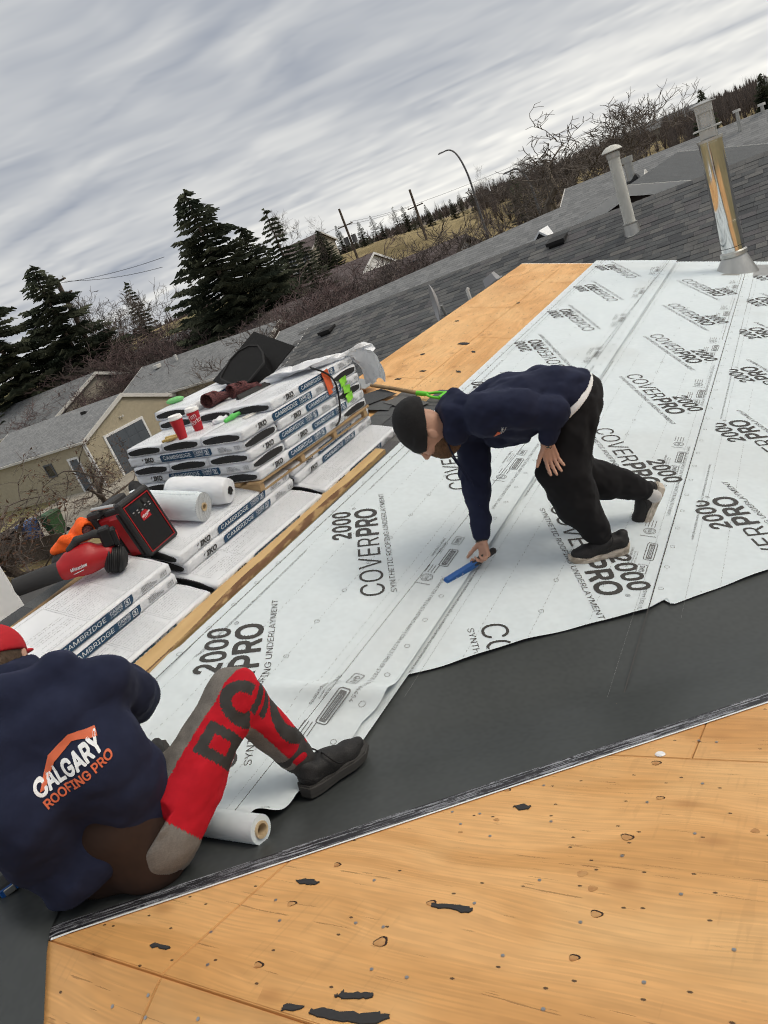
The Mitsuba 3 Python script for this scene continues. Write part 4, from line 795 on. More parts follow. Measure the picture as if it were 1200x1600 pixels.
# ------------------------------------------------------------------ leaf blower, orange jacket, tools
bl = thing('leaf_blower', 'red cordless leaf blower with a dark grey nozzle lying by the radio', 'leaf blower')
t0, t1, t2 = np.array([-3.54, 1.82, 4.962]), np.array([-3.36, 1.99, 4.945]), np.array([-3.22, 2.15, 4.925])
put('nozzle', tube([t0, t0 * .5 + t1 * .5, t1], [.046, .047, .049], 28), 'mat_rubber', bl, smooth=60)
put('nozzle_mouth', shift(lathe([(0, .001), (.040, .001), (.046, -.003)], 24), frame(t0, np.cross([0, 0, 1], t0 - t1), t0 - t1)), 'mat_black', bl)
dd = (t2 - t1) / np.linalg.norm(t2 - t1); sd_ = np.cross([0, 0, 1], dd); sd_ /= np.linalg.norm(sd_); FBl = frame(t1, dd, np.cross(dd, sd_))
put('motor_housing', shift(snet(lambda p: blend(p, [('c', (.0, 0, 0), (.10, 0, .008), .056, .068), ('c', (.10, 0, .008), (.20, 0, .0), .070, .060), ('c', (.03, 0, .05), (.13, 0, .062), .028, .030)], .03), (-.07, -.1, -.1), (.29, .1, .13), .008), FBl), 'mat_toolred', bl, smooth=True)
put('rear_grille', shift(lathe([(.052, 0), (.066, .01), (.070, .05), (.062, .09), (.03, .11), (0, .112)], 26), FBl @ frame([.185, .0, -.02], [0, 1, 0], [.85, -.1, -.35])), 'mat_blackmatt', bl, smooth=40)
put('grille_ribs', shift(cat_([shift(lathe([(.067 - .0 * i, .012 + i * .018), (.0735, .016 + i * .018), (.0735, .022 + i * .018), (.067, .026 + i * .018)], 26), np.eye(4)) for i in range(4)]), FBl @ frame([.185, .0, -.02], [0, 1, 0], [.85, -.1, -.35])), 'mat_black', bl, smooth=30)
put('handle', shift(snet(lambda p: blend(p, [('c', (.05, 0, .085), (.10, 0, .118), .017, .018), ('c', (.10, 0, .118), (.19, 0, .118), .018, .018), ('c', (.19, 0, .118), (.235, 0, .085), .018, .022)], .015), (.02, -.04, .05), (.27, .04, .15), .006), FBl), 'mat_rubber', bl, smooth=True)
put('battery', shift(cat_([box((.205, -.042, .035), (.262, .042, .135), .009), box((.255, -.036, .028), (.285, .036, .118), .007)]), FBl), 'mat_black', bl)
put('battery_badge', shift(box((.2855, -.018, .05), (.287, .018, .10)), FBl), 'mat_toolred', bl)
P = Print(); P.text('Milwaukee', .017, (.022, -.012), .10, bold=True, sx=.72, shear=.18); P.line((.03, -.028), (.085, -.018), .004)
def blf(a, b): return np.stack([a, -.0 * a - np.sqrt(np.maximum(.0665 ** 2 - (b - .004) ** 2, 1e-5)) * (0.86 + 1.4 * a) , b], -1)
hm = mesh_(FBl[:3, :3] @ np.zeros(3) + np.zeros((3, 3)), [[0, 1, 2]])
lm = P.mesh(lambda a, b: np.stack([a, 0 * a - .12, b], -1)); _q = lambda p: blend(p, [('c', (.0, 0, 0), (.10, 0, .008), .056, .068), ('c', (.10, 0, .008), (.20, 0, .0), .070, .060)], .03)
for _ in range(12): d_ = _q(lm.vertices); vv = lm.vertices.copy(); vv[:, 1] += (d_ - .0012) * .9; lm.vertices = vv
put('lettering', shift(lm, FBl), 'mat_inkwhite', bl)
mat('hivis', lambda p, n, uv: mi.Color3f(0.80, 0.105, 0.008) * (.85 + .25 * FB(p.x * 30, p.y * 30, p.z * 30, 2)), .8, sheen=.4)
Fo = frame([-3.56, 2.24, 4.95], [.62, .78, .02], [0, 0, 1]); Fo[:3, :3] *= .70
k = thing('orange_hoodie', 'crumpled bright orange work hoodie thrown behind the blower', 'garment')
put('cloth', shift(snet(lambda p: np.maximum(blend(p, [('e', (-.05, 0, .06), (.15, .10, .055), None), ('c', (.0, .03, .07), (.10, .04, .15), .06, .05), ('c', (-.12, 0, .05), (-.05, -.05, .10), .05, .05), ('e', (.10, -.02, .10), (.085, .07, .075), None)], .04) + .030 * (meshkit.fbm(p * np.array([11, 11, 15]), 3, 5) - .5), -ell_(p, (.13, -.07, .10), (.055, .05, .05))), (-.26, -.16, -.06), (.26, .18, .26), .009), Fo), 'mat_hivis', k, smooth=True)
put('lining', shift(snet(lambda p: ell_(p, (.10, -.03, .095), (.06, .05, .05)), (0, -.1, 0), (.2, .05, .17), .01), Fo), 'mat_glove', k, smooth=True)
solo('black_bag', shift(snet(lambda p: ell_(p, (0, 0, .05), (.10, .08, .07)) + .03 * (meshkit.fbm(p * 14, 3, 7) - .5), (-.15, -.13, -.05), (.15, .13, .17), .01), frame([-3.60, 2.16, 4.86], [1, 0, 0], [0, 0, 1])), 'mat_blackmatt', 'black cloth bundle under the orange hoodie', 'bag', smooth=True)
PRE[0] = None
mat('oldwood', lambda p, n, uv: MX((0.20, 0.125, 0.065), (0.36, 0.24, 0.12), FB(p.x * 40, p.y * 8, p.z * 40, 3)), .6)
pk = thing('broom_pole', 'worn wooden tool pole lying beside the near bundles', 'tool'); p0, p1 = np.array([-3.335, 1.555, 4.852]), np.array([-3.36, 2.06, 4.862])
put('shaft', tube([p0 + (p1 - p0) * .10, p1], .021, 16), 'mat_oldwood', pk, smooth=60); put('bare_tip', tube([p0, p0 + (p1 - p0) * .10], .0205, 16), 'mat_pine', pk, smooth=60)
sh = thing('shovel', 'roofing shovel with a bright green grip behind the standing worker', 'shovel')
s0, s1, s2 = onM(-3.52, 5.16, .06), onM(-3.05, 5.10, .045), onM(-2.80, 5.085, .05)
put('shaft', tube([s0, (s0 + s1) / 2 + [0, 0, .003], s1], .0165, 14), 'mat_oldwood', sh, smooth=60)
ds = (s2 - s1) / np.linalg.norm(s2 - s1); ss_ = np.cross(MN, ds); ss_ /= np.linalg.norm(ss_)
put('grip', cat_([tube([s1 - ds * .03, s1 + ds * .07], [.021, .019], 14), tube(spline([s1 + ds * .06, s1 + ds * .12 + ss_ * .05, s1 + ds * .20 + ss_ * .058], 10), .011, 10), tube(spline([s1 + ds * .06, s1 + ds * .12 - ss_ * .05, s1 + ds * .20 - ss_ * .058], 10), .011, 10), tube([s1 + ds * .20 - ss_ * .062, s1 + ds * .20 + ss_ * .062], .015, 12)]), 'mat_greengrip', sh, smooth=50)
mat('greengrip', (0.12, 0.55, 0.03), .4)
put('blade', shift(hull([(0, -.10, 0), (0, .10, 0), (-.3, -.12, .01), (-.3, .12, .01), (0, -.10, .004), (0, .10, .004), (-.3, .12, .014), (-.3, -.12, .014)]), frame(s0, -(ds) * -1, MN)), 'mat_galvdull', sh)
for i, (s, y, a) in enumerate([(-3.35, 4.85, .2), (-3.1, 4.95, -.3), (-3.42, 5.0, 1.2)]): solo('loose_shingle', rag([(-.16, -.10), (.15, -.11), (.16, .08), (-.02, .10), (-.15, .09)], atF(FM, s, y, .012 + .006 * i, a), .004, 50 + i), f'mat_shingle{i}', ['torn loose shingle lying under the shovel handle', 'torn shingle piece at the edge of the bare plywood behind the stack', 'loose dark shingle flat on the ridge just past the pallet'][i], 'shingle')
# dish and small vent on the far side of the ridge
k = thing('satellite_dish', 'grey satellite dish seen edge on behind the ridge', 'satellite dish'); dc = np.array([-3.98, 8.22, 4.93])
put('reflector', shift(mesh_(*(lambda m: (m.vertices * [1, .78, 1], m.faces))(lathe([(0, .0), (.10, .008), (.18, .028), (.235, .052), (.236, .058), (.18, .036), (.10, .016), (0, .008)], 36))), frame(dc, [.25, -.3, .92], [-.82, -.55, .05])), 'mat_grey', k, smooth=40)
put('bracket', tube([dc + [.02, 0, -.05], dc + [.03, .05, -.30]], .018, 10), 'mat_galvdull', k)
solo('ridge_vent_box', shift(cat_([box((-.12, -.10, 0), (.12, .10, .015)), hull([(-.10, -.08, .01), (.10, -.08, .01), (-.10, .08, .01), (.10, .08, .01), (-.08, -.05, .12), (.08, -.05, .12), (-.08, .05, .12), (.08, .05, .12)])]), frame([-3.86, 9.75, 4.77], [1, 0, .33], [-.33, 0, 1])), 'mat_grey', 'small grey vent just behind the far end of the ridge', 'roof vent')
solo('conduit_stub', tube([(-3.80, 8.72, 4.74), (-3.80, 8.72, 4.90), (-3.79, 8.74, 4.915)], .022, 12), 'mat_offwhite', 'short pale pipe stub behind the ridge right of the dish', 'pipe', smooth=50)
tm = thing('tape_measure', 'black and blue tape measure lying on the membrane at the left edge', 'tape measure')
Ft = frame([-2.36, .70, float(roofz(-2.36, .70)) + .014], [.9, -.35, .0], [.12, 0, 1])
put('body', shift(box((-.045, -.032, 0), (.032, .032, .036), .009), Ft), 'mat_rubber', tm); put('blue_side', shift(box((.030, -.028, .004), (.036, .028, .032), .003), Ft), 'mat_bluetool', tm); put('chrome_end', shift(box((.035, -.016, .006), (.039, .016, .028), .002), Ft), 'mat_galvdull', tm)
mat('bluetool', (0.012, 0.085, 0.30), .4)

# ------------------------------------------------------------------ ground, houses behind, trees
def terrain(x, y):
    R = np.hypot(x, y) + 1e-6; az = np.degrees(np.arctan2(x, y))
    sm = lambda a, b, t: (lambda q: q * q * (3 - 2 * q))(np.clip((t - a) / (b - a), 0, 1))
    top = np.interp(az, [-180, -60, -45, -36, -28, -23, -14, 0, 20, 180], [3, 6.5, 6.6, 6.6, 6.1, 5.0, 4.0, 3.2, 3.0, 3.0])
    z = top * sm(74, 112, R) * np.where(y > -20, 1, 0.3)
    z = z + 9.0 * sm(430, 1100, R) * (0.75 + 0.5 * meshkit.fbm(np.stack([x / 240, y / 240, 0 * x], -1), 3, 2))
    return z + 0.5 * (meshkit.fbm(np.stack([x / 14, y / 14, 0 * x], -1), 3, 5) - 0.5) * sm(45, 80, R) - 0.02
def f_ground(p, n, uv):
    g = FB(p.x * 0.35, p.y * 0.35, 1, 4); f = N(p.x * 5, p.y * 5, 3)
    c = MX((0.155, 0.125, 0.068), (0.235, 0.19, 0.105), SS(.35, .65, g) * .7 + .3 * f)
    c = MX(c, (0.105, 0.112, 0.055), .5 * SS(.56, .68, FB(p.x * 0.07 + 3, p.y * 0.07, 2, 3)))
    far = SS(180.0, 520.0, dr.sqrt(p.x * p.x + p.y * p.y)); t = FB(p.x * 0.05, p.y * 0.05, 9, 4)
    return MX(c, MX((0.085, 0.072, 0.062), (0.15, 0.13, 0.115), SS(.4, .6, t)), far)
mat('ground', f_ground, 0.95, spec=.1)
rr_ = np.concatenate([np.linspace(0, 140, 60), np.geomspace(146, 4500, 46)]); aa_ = np.linspace(-PI, PI, 241)
def _g(U, V): x, y = U * np.sin(V), U * np.cos(V); return np.stack([x, y, terrain(x, y)], -1)
gm = gridmesh(_g, rr_, aa_); gm.invert() if gm.face_normals[:, 2].mean() < 0 else 0
put('ground', gm, 'mat_ground', kind='structure', smooth=True)
mat('concrete', lambda p, n, uv: mi.Color3f(0.26, 0.24, 0.205) * (.75 + .4 * FB(p.x * 1.3, p.y * 1.3, 2, 4)), .9, spec=.15)
pv = lambda x0, y0, x1, y1, h: box((x0, y0, -.3), (x1, y1, h), .02)
k = put('driveway', cat_([pv(x, y, x + 2.68, y + 2.5, .06 + .004 * ((i * 7) % 3)) for i, (x, y) in enumerate([(x, y) for x in (-35.2, -32.5, -29.8, -27.1) for y in (15.4, 17.92, 20.44)])] + [pv(-31.85, 22.96, -24, 30, .05)]), 'mat_concrete', kind='structure')
mat('asphalt', (0.06, 0.06, 0.062), .9)
put('road', gridmesh(lambda U, V: np.stack([V * 80 - 40 - 20, 12.6 - 4.5 * U + 0 * V, 0 * U + .015], -1), np.linspace(0, 1, 2), np.linspace(0, 1, 2)), 'mat_asphalt', kind='structure')

def gable_house(key, label, x0, x1, y0, y1, eave, ridge, roofm, wallm, axis='x', ov=.35, over=.3, t0=0.0, t1=0.0, z0=-.4, trim='mat_offwhite', extra=True):
    """Gabled house, its ridge along x (or y); t0, t1: how much the ridge line drops at either end."""
    k = thing(key, label, 'garage' if 'garage' in key else 'house', None)
    sw = axis == 'y'; f = (lambda P: np.array(P, float)[..., [1, 0, 2]]) if sw else (lambda P: np.array(P, float))
    ym = (y0 + y1) / 2; tn = (ridge - eave) / ((y1 - y0) / 2)
    w = cat_([hull(f([(x0, y0, z0), (x1, y0, z0), (x0, y1, z0), (x1, y1, z0), (x0, y0, eave - t0), (x1, y0, eave - t1), (x0, y1, eave - t0), (x1, y1, eave - t1), (x0, ym, ridge - .06 - t0), (x1, ym, ridge - .06 - t1)]))])
    put('wall', w, wallm, k)
    xs = (x0 - over, x1 + over)
    for s in (-1, 1):
        ye = ym + s * ((y1 - y0) / 2 + ov); ze = ridge - tn * abs(ye - ym)
        P = [(xs[0], ym, ridge - t0), (xs[1], ym, ridge - t1), (xs[0], ye, ze - t0), (xs[1], ye, ze - t1)]
        put('roof_slope', hull(f(P + [(a, b, c + .10) for a, b, c in P])), roofm, k)
        put('gutter', hull(f([(xs[0], ye - .02 * s, ze - .04 - t0), (xs[1], ye - .02 * s, ze - .04 - t1), (xs[0], ye + .09 * s, ze - .04 - t0), (xs[1], ye + .09 * s, ze - .04 - t1), (xs[0], ye - .02 * s, ze + .075 - t0), (xs[1], ye - .02 * s, ze + .075 - t1), (xs[0], ye + .10 * s, ze + .075 - t0), (xs[1], ye + .10 * s, ze + .075 - t1)])), trim, k)
        for xe, tt, dx in ((xs[0], t0, -.03), (xs[1], t1, .03)):
            put('barge_board', hull(f([(xe, ym, ridge - .10 - tt), (xe + dx, ym, ridge - .10 - tt), (xe, ym, ridge + .115 - tt), (xe + dx, ym, ridge + .115 - tt), (xe, ye, ze - .10 - tt), (xe + dx, ye, ze - .10 - tt), (xe, ye, ze + .115 - tt), (xe + dx, ye, ze + .115 - tt)])), trim, k)
    return k
def window(k, lo, hi, normal, panes=2, fr='mat_white'):
    """Framed window on a wall: lo, hi are corners in the wall's plane, normal '+x' or '-y'."""
    lo, hi = np.array(lo, float), np.array(hi, float); ax = 0 if normal[1] == 'x' else 1; sg = 1 if normal[0] == '+' else -1; b = 1 - ax
    def bx(u0, u1, z0, z1, d0, d1):
        a, c = np.zeros(3), np.zeros(3); a[b], c[b] = u0, u1; a[2], c[2] = z0, z1; a[ax], c[ax] = lo[ax] + sg * d0, lo[ax] + sg * d1; return box(a, c)
    u0, u1, z0, z1 = lo[b], hi[b], lo[2], hi[2]; t = .07
    w = put('window', cat_([bx(u0 - t, u1 + t, z1, z1 + t, .002, .05), bx(u0 - t, u1 + t, z0 - t, z0, .002, .07), bx(u0 - t, u0, z0, z1, .002, .05), bx(u1, u1 + t, z0, z1, .002, .05)] + [bx(u0 + (u1 - u0) * i / panes - .025, u0 + (u1 - u0) * i / panes + .025, z0, z1, .002, .04) for i in range(1, panes)]), fr, k)
    for i in range(panes): put('pane', bx(u0 + (u1 - u0) * i / panes + .026, u0 + (u1 - u0) * (i + 1) / panes - .026, z0, z1, .004, .018), 'mat_glass', w)
    return w
# tan garage with the grey door
g = gable_house('garage', 'tan stucco garage with white trim and a grey panelled door at left', -42.5, -31.92, 23.15, 29.80, 2.50, 3.72, 'mat_rooflight', 'mat_stucco', over=.12, ov=.12, trim='mat_offwhite')
dr_ = put('garage_door', box((-31.93, 24.40, 0), (-31.88, 27.02, 2.15)), 'mat_slate', g)
for r in range(4):
    for c in range(4): put('panel', box((-31.88, 24.44 + c * .645, .04 + r * .528), (-31.862, 24.44 + c * .645 + .60, .04 + r * .528 + .49), .008), 'mat_slate', dr_)
put('door_frame', cat_([box((-31.93, 24.28, 0), (-31.86, 24.40, 2.27)), box((-31.93, 27.02, 0), (-31.86, 27.14, 2.27)), box((-31.93, 24.28, 2.15), (-31.855, 27.14, 2.28))]), 'mat_white', g)
md = put('side_door', box((-33.68, 23.10, 0), (-33.02, 23.149, 1.78)), 'mat_slate', g)
put('door_frame', cat_([box((-33.82, 23.08, 0), (-33.68, 23.15, 1.86)), box((-33.02, 23.08, 0), (-32.92, 23.15, 1.86)), box((-33.82, 23.075, 1.78), (-32.92, 23.15, 1.88))]), 'mat_white', g)
put('handle', box((-33.62, 23.05, .85), (-33.56, 23.10, .95)), 'mat_grey', md)
window(g, (-35.9, 23.15, 1.25), (-35.3, 23.15, 1.85), '-y', 1, 'mat_slate')
put('downspout', tube([(-32.02, 23.07, 2.42), (-32.02, 23.07, .1)], .045, 8), 'mat_offwhite', g); put('downspout', cat_([tube(spline([(-31.86, 29.86, 2.5), (-31.80, 29.80, 2.25), (-31.86, 29.76, 2.0), (-31.86, 29.76, .1)], 14), .04, 8)]), 'mat_offwhite', g)
put('wall_lamp', cat_([box((-31.92, 25.75, 2.72), (-31.80, 25.83, 2.78)), box((-31.84, 25.9, 2.70), (-31.78, 25.98, 2.80))]), 'mat_offwhite', g)
put('corner_board', box((-31.97, 23.10, 0), (-31.90, 23.17, 2.45)), 'mat_white', g)
put('roof_vent', hull([(-34.4, 25.6, 3.45), (-34.0, 25.6, 3.45), (-34.4, 25.9, 3.5), (-34.0, 25.9, 3.5), (-34.4, 25.6, 3.66), (-34.0, 25.6, 3.66)]), 'mat_black', g)
h = gable_house('garage', 'grey roofed garage half hidden behind the black hood and stack', -37.0, -26.0, 30.2, 37.0, 2.72, 4.05, 'mat_rooflight', 'mat_stucco', t0=-.2, t1=.05)
put('roof_pipe', tube([(-33.6, 33.0, 4.0), (-33.6, 33.0, 4.38)], .09, 10), 'mat_offwhite', h); put('roof_vent', box((-35.4, 32.6, 4.0), (-35.0, 33.0, 4.22), .02), 'mat_offwhite', h)
j = gable_house('bungalow', 'bungalow with a mottled grey roof at the left edge', -62, -45.0, 31.6, 40.5, 3.45, 5.0, 'mat_roofgrey', 'mat_siding', ov=.6)
window(j, (-48.0, 31.6, 1.9), (-46.3, 31.6, 3.05), '-y', 2); window(j, (-45.9, 31.6, 2.1), (-45.2, 31.6, 3.05), '-y', 2)
gg = gable_house('bungalow', 'bungalow with a dark grey roof and white gable tip behind the garages', -64, -42.6, 46.4, 54.4, 3.66, 5.2, 'mat_roofgrey', 'mat_siding', ov=.7)
window(gg, (-52.2, 46.4, 2.5), (-50.2, 46.4, 3.35), '-y', 2); window(gg, (-48.9, 46.4, 2.7), (-48.0, 46.4, 3.4), '-y', 1); window(gg, (-45.9, 46.4, 2.6), (-44.6, 46.4, 3.4), '-y', 2)
put('roof_vent', box((-53.5, 48.6, 4.6), (-53.2, 48.9, 4.85), .02), 'mat_black', gg)
put('attic_vent', cat_([box((-58 + i * 3.1, 50.2, 5.2), (-57.4 + i * 3.1, 50.6, 5.38), .02) for i in range(3)]), 'mat_offwhite', gg)
f_ = gable_house('bungalow', 'white walled house with dark windows below the big spruces', -58, -37, 62, 70, 3.55, 5.15, 'mat_roofbrown', 'mat_white', ov=.7, trim='mat_white')
for a, b in ((-52.6, -51.2), (-50.2, -49.0), (-48.4, -47.6), (-47.0, -46.2), (-45.6, -44.6)): window(f_, (a, 62, 1.7), (b, 62, 2.95), '-y', 2 if b - a > 1.1 else 1)
e_ = gable_house('bungalow', 'house with a brown grey roof and bright white gable beyond the shrubs', -33, -16.9, 35.9, 44.1, 2.95, 4.45, 'mat_roofbrown', 'mat_white', ov=.5, over=.35, trim='mat_darktrim')
put('roof_vent', box((-19.6, 38.6, 3.95), (-19.2, 39.0, 4.25), .02), 'mat_black', e_)
mat('brownwall', (0.07, 0.052, 0.045), .9)
dd_ = gable_house('gabled_house', 'dark gable roof standing just behind the neighbouring ridge', 16.6, 23.6, -9.2, 2.8, 3.15, 4.92, 'mat_shingle0', 'mat_brownwall', axis='y', ov=.5, over=.25, trim='mat_offwhite')
Pp = np.array([-4.15, 21.9, 4.60]); kk = thing('vent_pipe', 'short grey vent pipe with a black collar on the gable roof behind', 'vent pipe')
put('pipe', tube([Pp, Pp + [0, 0, .75]], .11, 14), 'mat_galvdull', kk, smooth=60); put('collar', tube([Pp + [-.32, 0, .0], Pp + [.2, 0, .24]], .15, 14), 'mat_black', kk, smooth=60); put('cap', cat_([tube([Pp + [0, 0, .70], Pp + [0, 0, .84]], .15, 14), tube([Pp + [0, 0, .60], Pp + [0, 0, .66]], .135, 14)]), 'mat_galvdull', kk, smooth=60)
c1 = gable_house('bungalow', 'low house whose light grey roof shows above the dark neighbouring ridge', -20, -4.6, 22.3, 29.7, 3.15, 4.62, 'mat_rooflight', 'mat_siding', t0=.70, t1=-.10, over=.1)
put('gable_vent', cat_([hull([(-7.3, 22.2, 4.17), (-6.7, 22.2, 4.17), (-7.0, 22.2, 4.44), (-7.3, 22.6, 4.17), (-6.7, 22.6, 4.17), (-7.0, 23.2, 4.44)])]), 'mat_white', c1); put('vent_opening', hull([(-7.19, 22.18, 4.19), (-6.81, 22.18, 4.19), (-7.0, 22.18, 4.37), (-7.19, 22.21, 4.19), (-6.81, 22.21, 4.19), (-7.0, 22.21, 4.37)]), 'mat_black', c1)
c2 = gable_house('bungalow', 'farther house with a long light grey roof stepping up to the right', -8.2, 7, 26.9, 35.1, 3.3, 4.93, 'mat_rooflight', 'mat_siding', over=.1)
for x, y, hgt in ((-2.05, 30.2, .42), (-1.35, 30.9, .30)):
    kk = thing('vent_pipe', 'thin capped vent pipe on the farther light roof, the taller one' if hgt > .4 else 'thin capped vent pipe on the farther light roof, near the right edge', 'vent pipe')
    put('pipe', tube([(x, y, 4.7), (x, y, 4.93 + hgt)], .06, 10), 'mat_galvdull', kk); put('cap', tube([(x, y, 4.90 + hgt), (x, y, 4.98 + hgt)], .12, 12), 'mat_offwhite', kk)
ap = gable_house('tall_house', 'tall beige house on the hill between the spruces', -60, -55, 84, 90, 8.4, 9.8, 'mat_roofbrown', 'mat_siding', z0=3)
for z in (5.4, 7.2): window(ap, (-59, 84, z), (-58, 84, z + .9), '-y', 2); window(ap, (-56.8, 84, z), (-55.8, 84, z + .9), '-y', 2)
for i, (x, y, w_, lab) in enumerate([(-30, 150, 14, 'low pale house on the hill behind the bare poplar'), (-6, 140, 12, 'low house roof among the brown woods at far right'), (14, 160, 14, 'low house at the far right edge of the woods')]):
    gable_house('distant_house', lab, x, x + w_, y, y + 8, terrain(np.array(x), np.array(y)) + 2.0, terrain(np.array(x), np.array(y)) + 3.2, ['mat_roofgrey', 'mat_rooflight'][i % 2], 'mat_siding', z0=1.0)
# white box body parked behind the house, wheelie bins, fence
k = thing('box_trailer', 'tall white box trailer cut by the left edge behind the ridge', 'trailer'); put('body', box((-13.6, -1.0, .9), (-11.0, 5.63, 4.3), .03), 'mat_white', k)
for y in (.2, 4.2): put('wheel', shift(lathe([(.18, -.1), (.42, -.1), (.45, -.06), (.45, .06), (.42, .1), (.18, .1)], 20), frame((-11.2, y, .45), [0, 1, 0], [1, 0, 0])), 'mat_rubber', k)
put('chassis', box((-13.3, -.8, .55), (-11.3, 5.5, .9)), 'mat_black', k)
mat('binblue', (0.035, 0.075, 0.20), .5); mat('bingreen', (0.035, 0.085, 0.035), .5)
for x, y, m, lab in ((-28.55, 16.40, 'binblue', 'blue wheelie bin on the driveway'), (-27.85, 17.05, 'bingreen', 'green wheelie bin with a pale lid on the driveway'), (-28.9, 15.55, 'black', 'black wheelie bin behind the bare branches')):
    k = thing('wheelie_bin', lab, 'bin', 'wheelie bins on the driveway')
    put('body', hull([(x + a * .24, y + b * .26, .09) for a in (-1, 1) for b in (-1, 1)] + [(x + a * .31, y + b * .35, 1.0) for a in (-1, 1) for b in (-1, 1)]), 'mat_' + m, k)
    put('lid', hull([(x + a * .33, y + b * .37, 1.0) for a in (-1, 1) for b in (-1, 1)] + [(x + a * .29, y + b * .32, 1.09) for a in (-1, 1) for b in (-1, 1)]), 'mat_' + m, k)
    for s in (-1, 1): put('wheel', tube([(x + s * .2, y + .27, .1), (x + s * .27, y + .27, .1)], .1, 12), 'mat_black', k)
    put('handle', tube([(x - .25, y + .40, .98), (x + .25, y + .40, .98)], .02, 8), 'mat_' + m, k)
mat('fencewood', lambda p, n, uv: mi.Color3f(0.13, 0.105, 0.085) * (.6 + .8 * N(p.x * 9, p.y * 9, p.z * 2)), .9)
k = thing('board_fence', 'low weathered board fence beside the driveway', 'fence')
for i, x in enumerate(np.arange(-33.5, -24.0, .155)): put('board', box((x, 14.70, -.1), (x + .145, 14.72, .88 + .02 * ((i * 13) % 5) / 5)), 'mat_fencewood', k)
put('rail', box((-33.5, 14.72, .6), (-24, 14.77, .68)), 'mat_fencewood', k)

# trees
def f_needle(p, n, uv):
    q = FB(p.x * .8, p.y * .8, p.z * .9, 3); return MX((0.040, 0.050, 0.036), (0.115, 0.125, 0.085), SS(.3, .7, q)) * (.7 + .6 * N(p.x * 7, p.y * 7, p.z * 7))
scene['mat_needle'] = {'type': 'twosided', 'nested': {'type': 'diffuse', 'reflectance': mikit.proc(f_needle)}}
mat('trunk', lambda p, n, uv: mi.Color3f(0.095, 0.075, 0.06) * (.6 + .8 * N(p.x * 9, p.y * 9, p.z * 3)), .95)
mat('barkgrey', lambda p, n, uv: mi.Color3f(0.165, 0.14, 0.115) * (.6 + .7 * N(p.x * 7, p.y * 7, p.z * 2.5)), .95)
for nm, c in (('twigsky', (0.135, 0.118, 0.105)), ('twig', (0.125, 0.105, 0.096)), ('twigpale', (0.20, 0.175, 0.15)), ('twigred', (0.125, 0.092, 0.090)), ('deadleaf', (0.115, 0.065, 0.045))): scene['mat_' + nm] = {'type': 'twosided', 'nested': {'type': 'diffuse', 'reflectance': {'type': 'rgb', 'value': list(c)}}}
def conifer(seed, H=12.0, R=3.2, whorls=34, per=8, droop=.28, gap=.06):
    r = np.random.default_rng(seed); V, F = [], []; n = 0
    for w in range(whorls):
        t = (w + .5) / whorls; z = H * (.05 + .94 * t); L0 = R * (1 - t) ** .82 * (.85 + .3 * r.random()) + .10
        for b in range(max(3, int(per * (1 - t * .45)))):
            if r.random() < gap: continue
            a = 2 * PI * r.random(); L = L0 * (.62 + .48 * r.random()); d = np.array([math.cos(a), math.sin(a), 0]); s = np.array([-d[1], d[0], 0])
            m = max(4, int(L / .13)); u = np.linspace(.12, 1, m)
            ax = d * (u * L)[:, None] + np.stack([0 * u, 0 * u, z - droop * L * u + .24 * L * u ** 2.4 + .10 * L * (1 - t) * 0], 1)
            for i in range(m):
                wd = (.30 - .18 * u[i]) * min(1, L / 1.3) + .06
                for sg in (-1, 1):
                    for q in range(2):
                        e = ax[i] + s * sg * wd * (1.0 + .7 * r.random()) + d * (.10 + .22 * r.random()) + np.array([0, 0, -.05 - .16 * r.random()])
                        p0 = ax[i] + r.normal(0, .03, 3); o = np.array([0, 0, .030 + .035 * r.random()]) + d * .035
                        V += [p0 - o, p0 + o, e + o * .3, e - o * .5]; F += [[n, n + 1, n + 2], [n, n + 2, n + 3]]; n += 4
    tip = np.array([0, 0, H])
    for q in range(14):
        a = 2 * PI * q / 14; p = tip - [0, 0, .1 + .05 * q]; e = p + np.array([math.cos(a), math.sin(a), .3]) * .2
        V += [p, p + [0, 0, .12], e, e - [0, 0, .06]]; F += [[n, n + 1, n + 2], [n, n + 2, n + 3]]; n += 4
    return mikit.ply(mesh_(V, F), 'mat_needle'), mikit.ply(tube([(0, 0, -.5), (0, 0, H * .5), (0, 0, H * .97)], [.20, .12, .02], 8), 'mat_trunk')
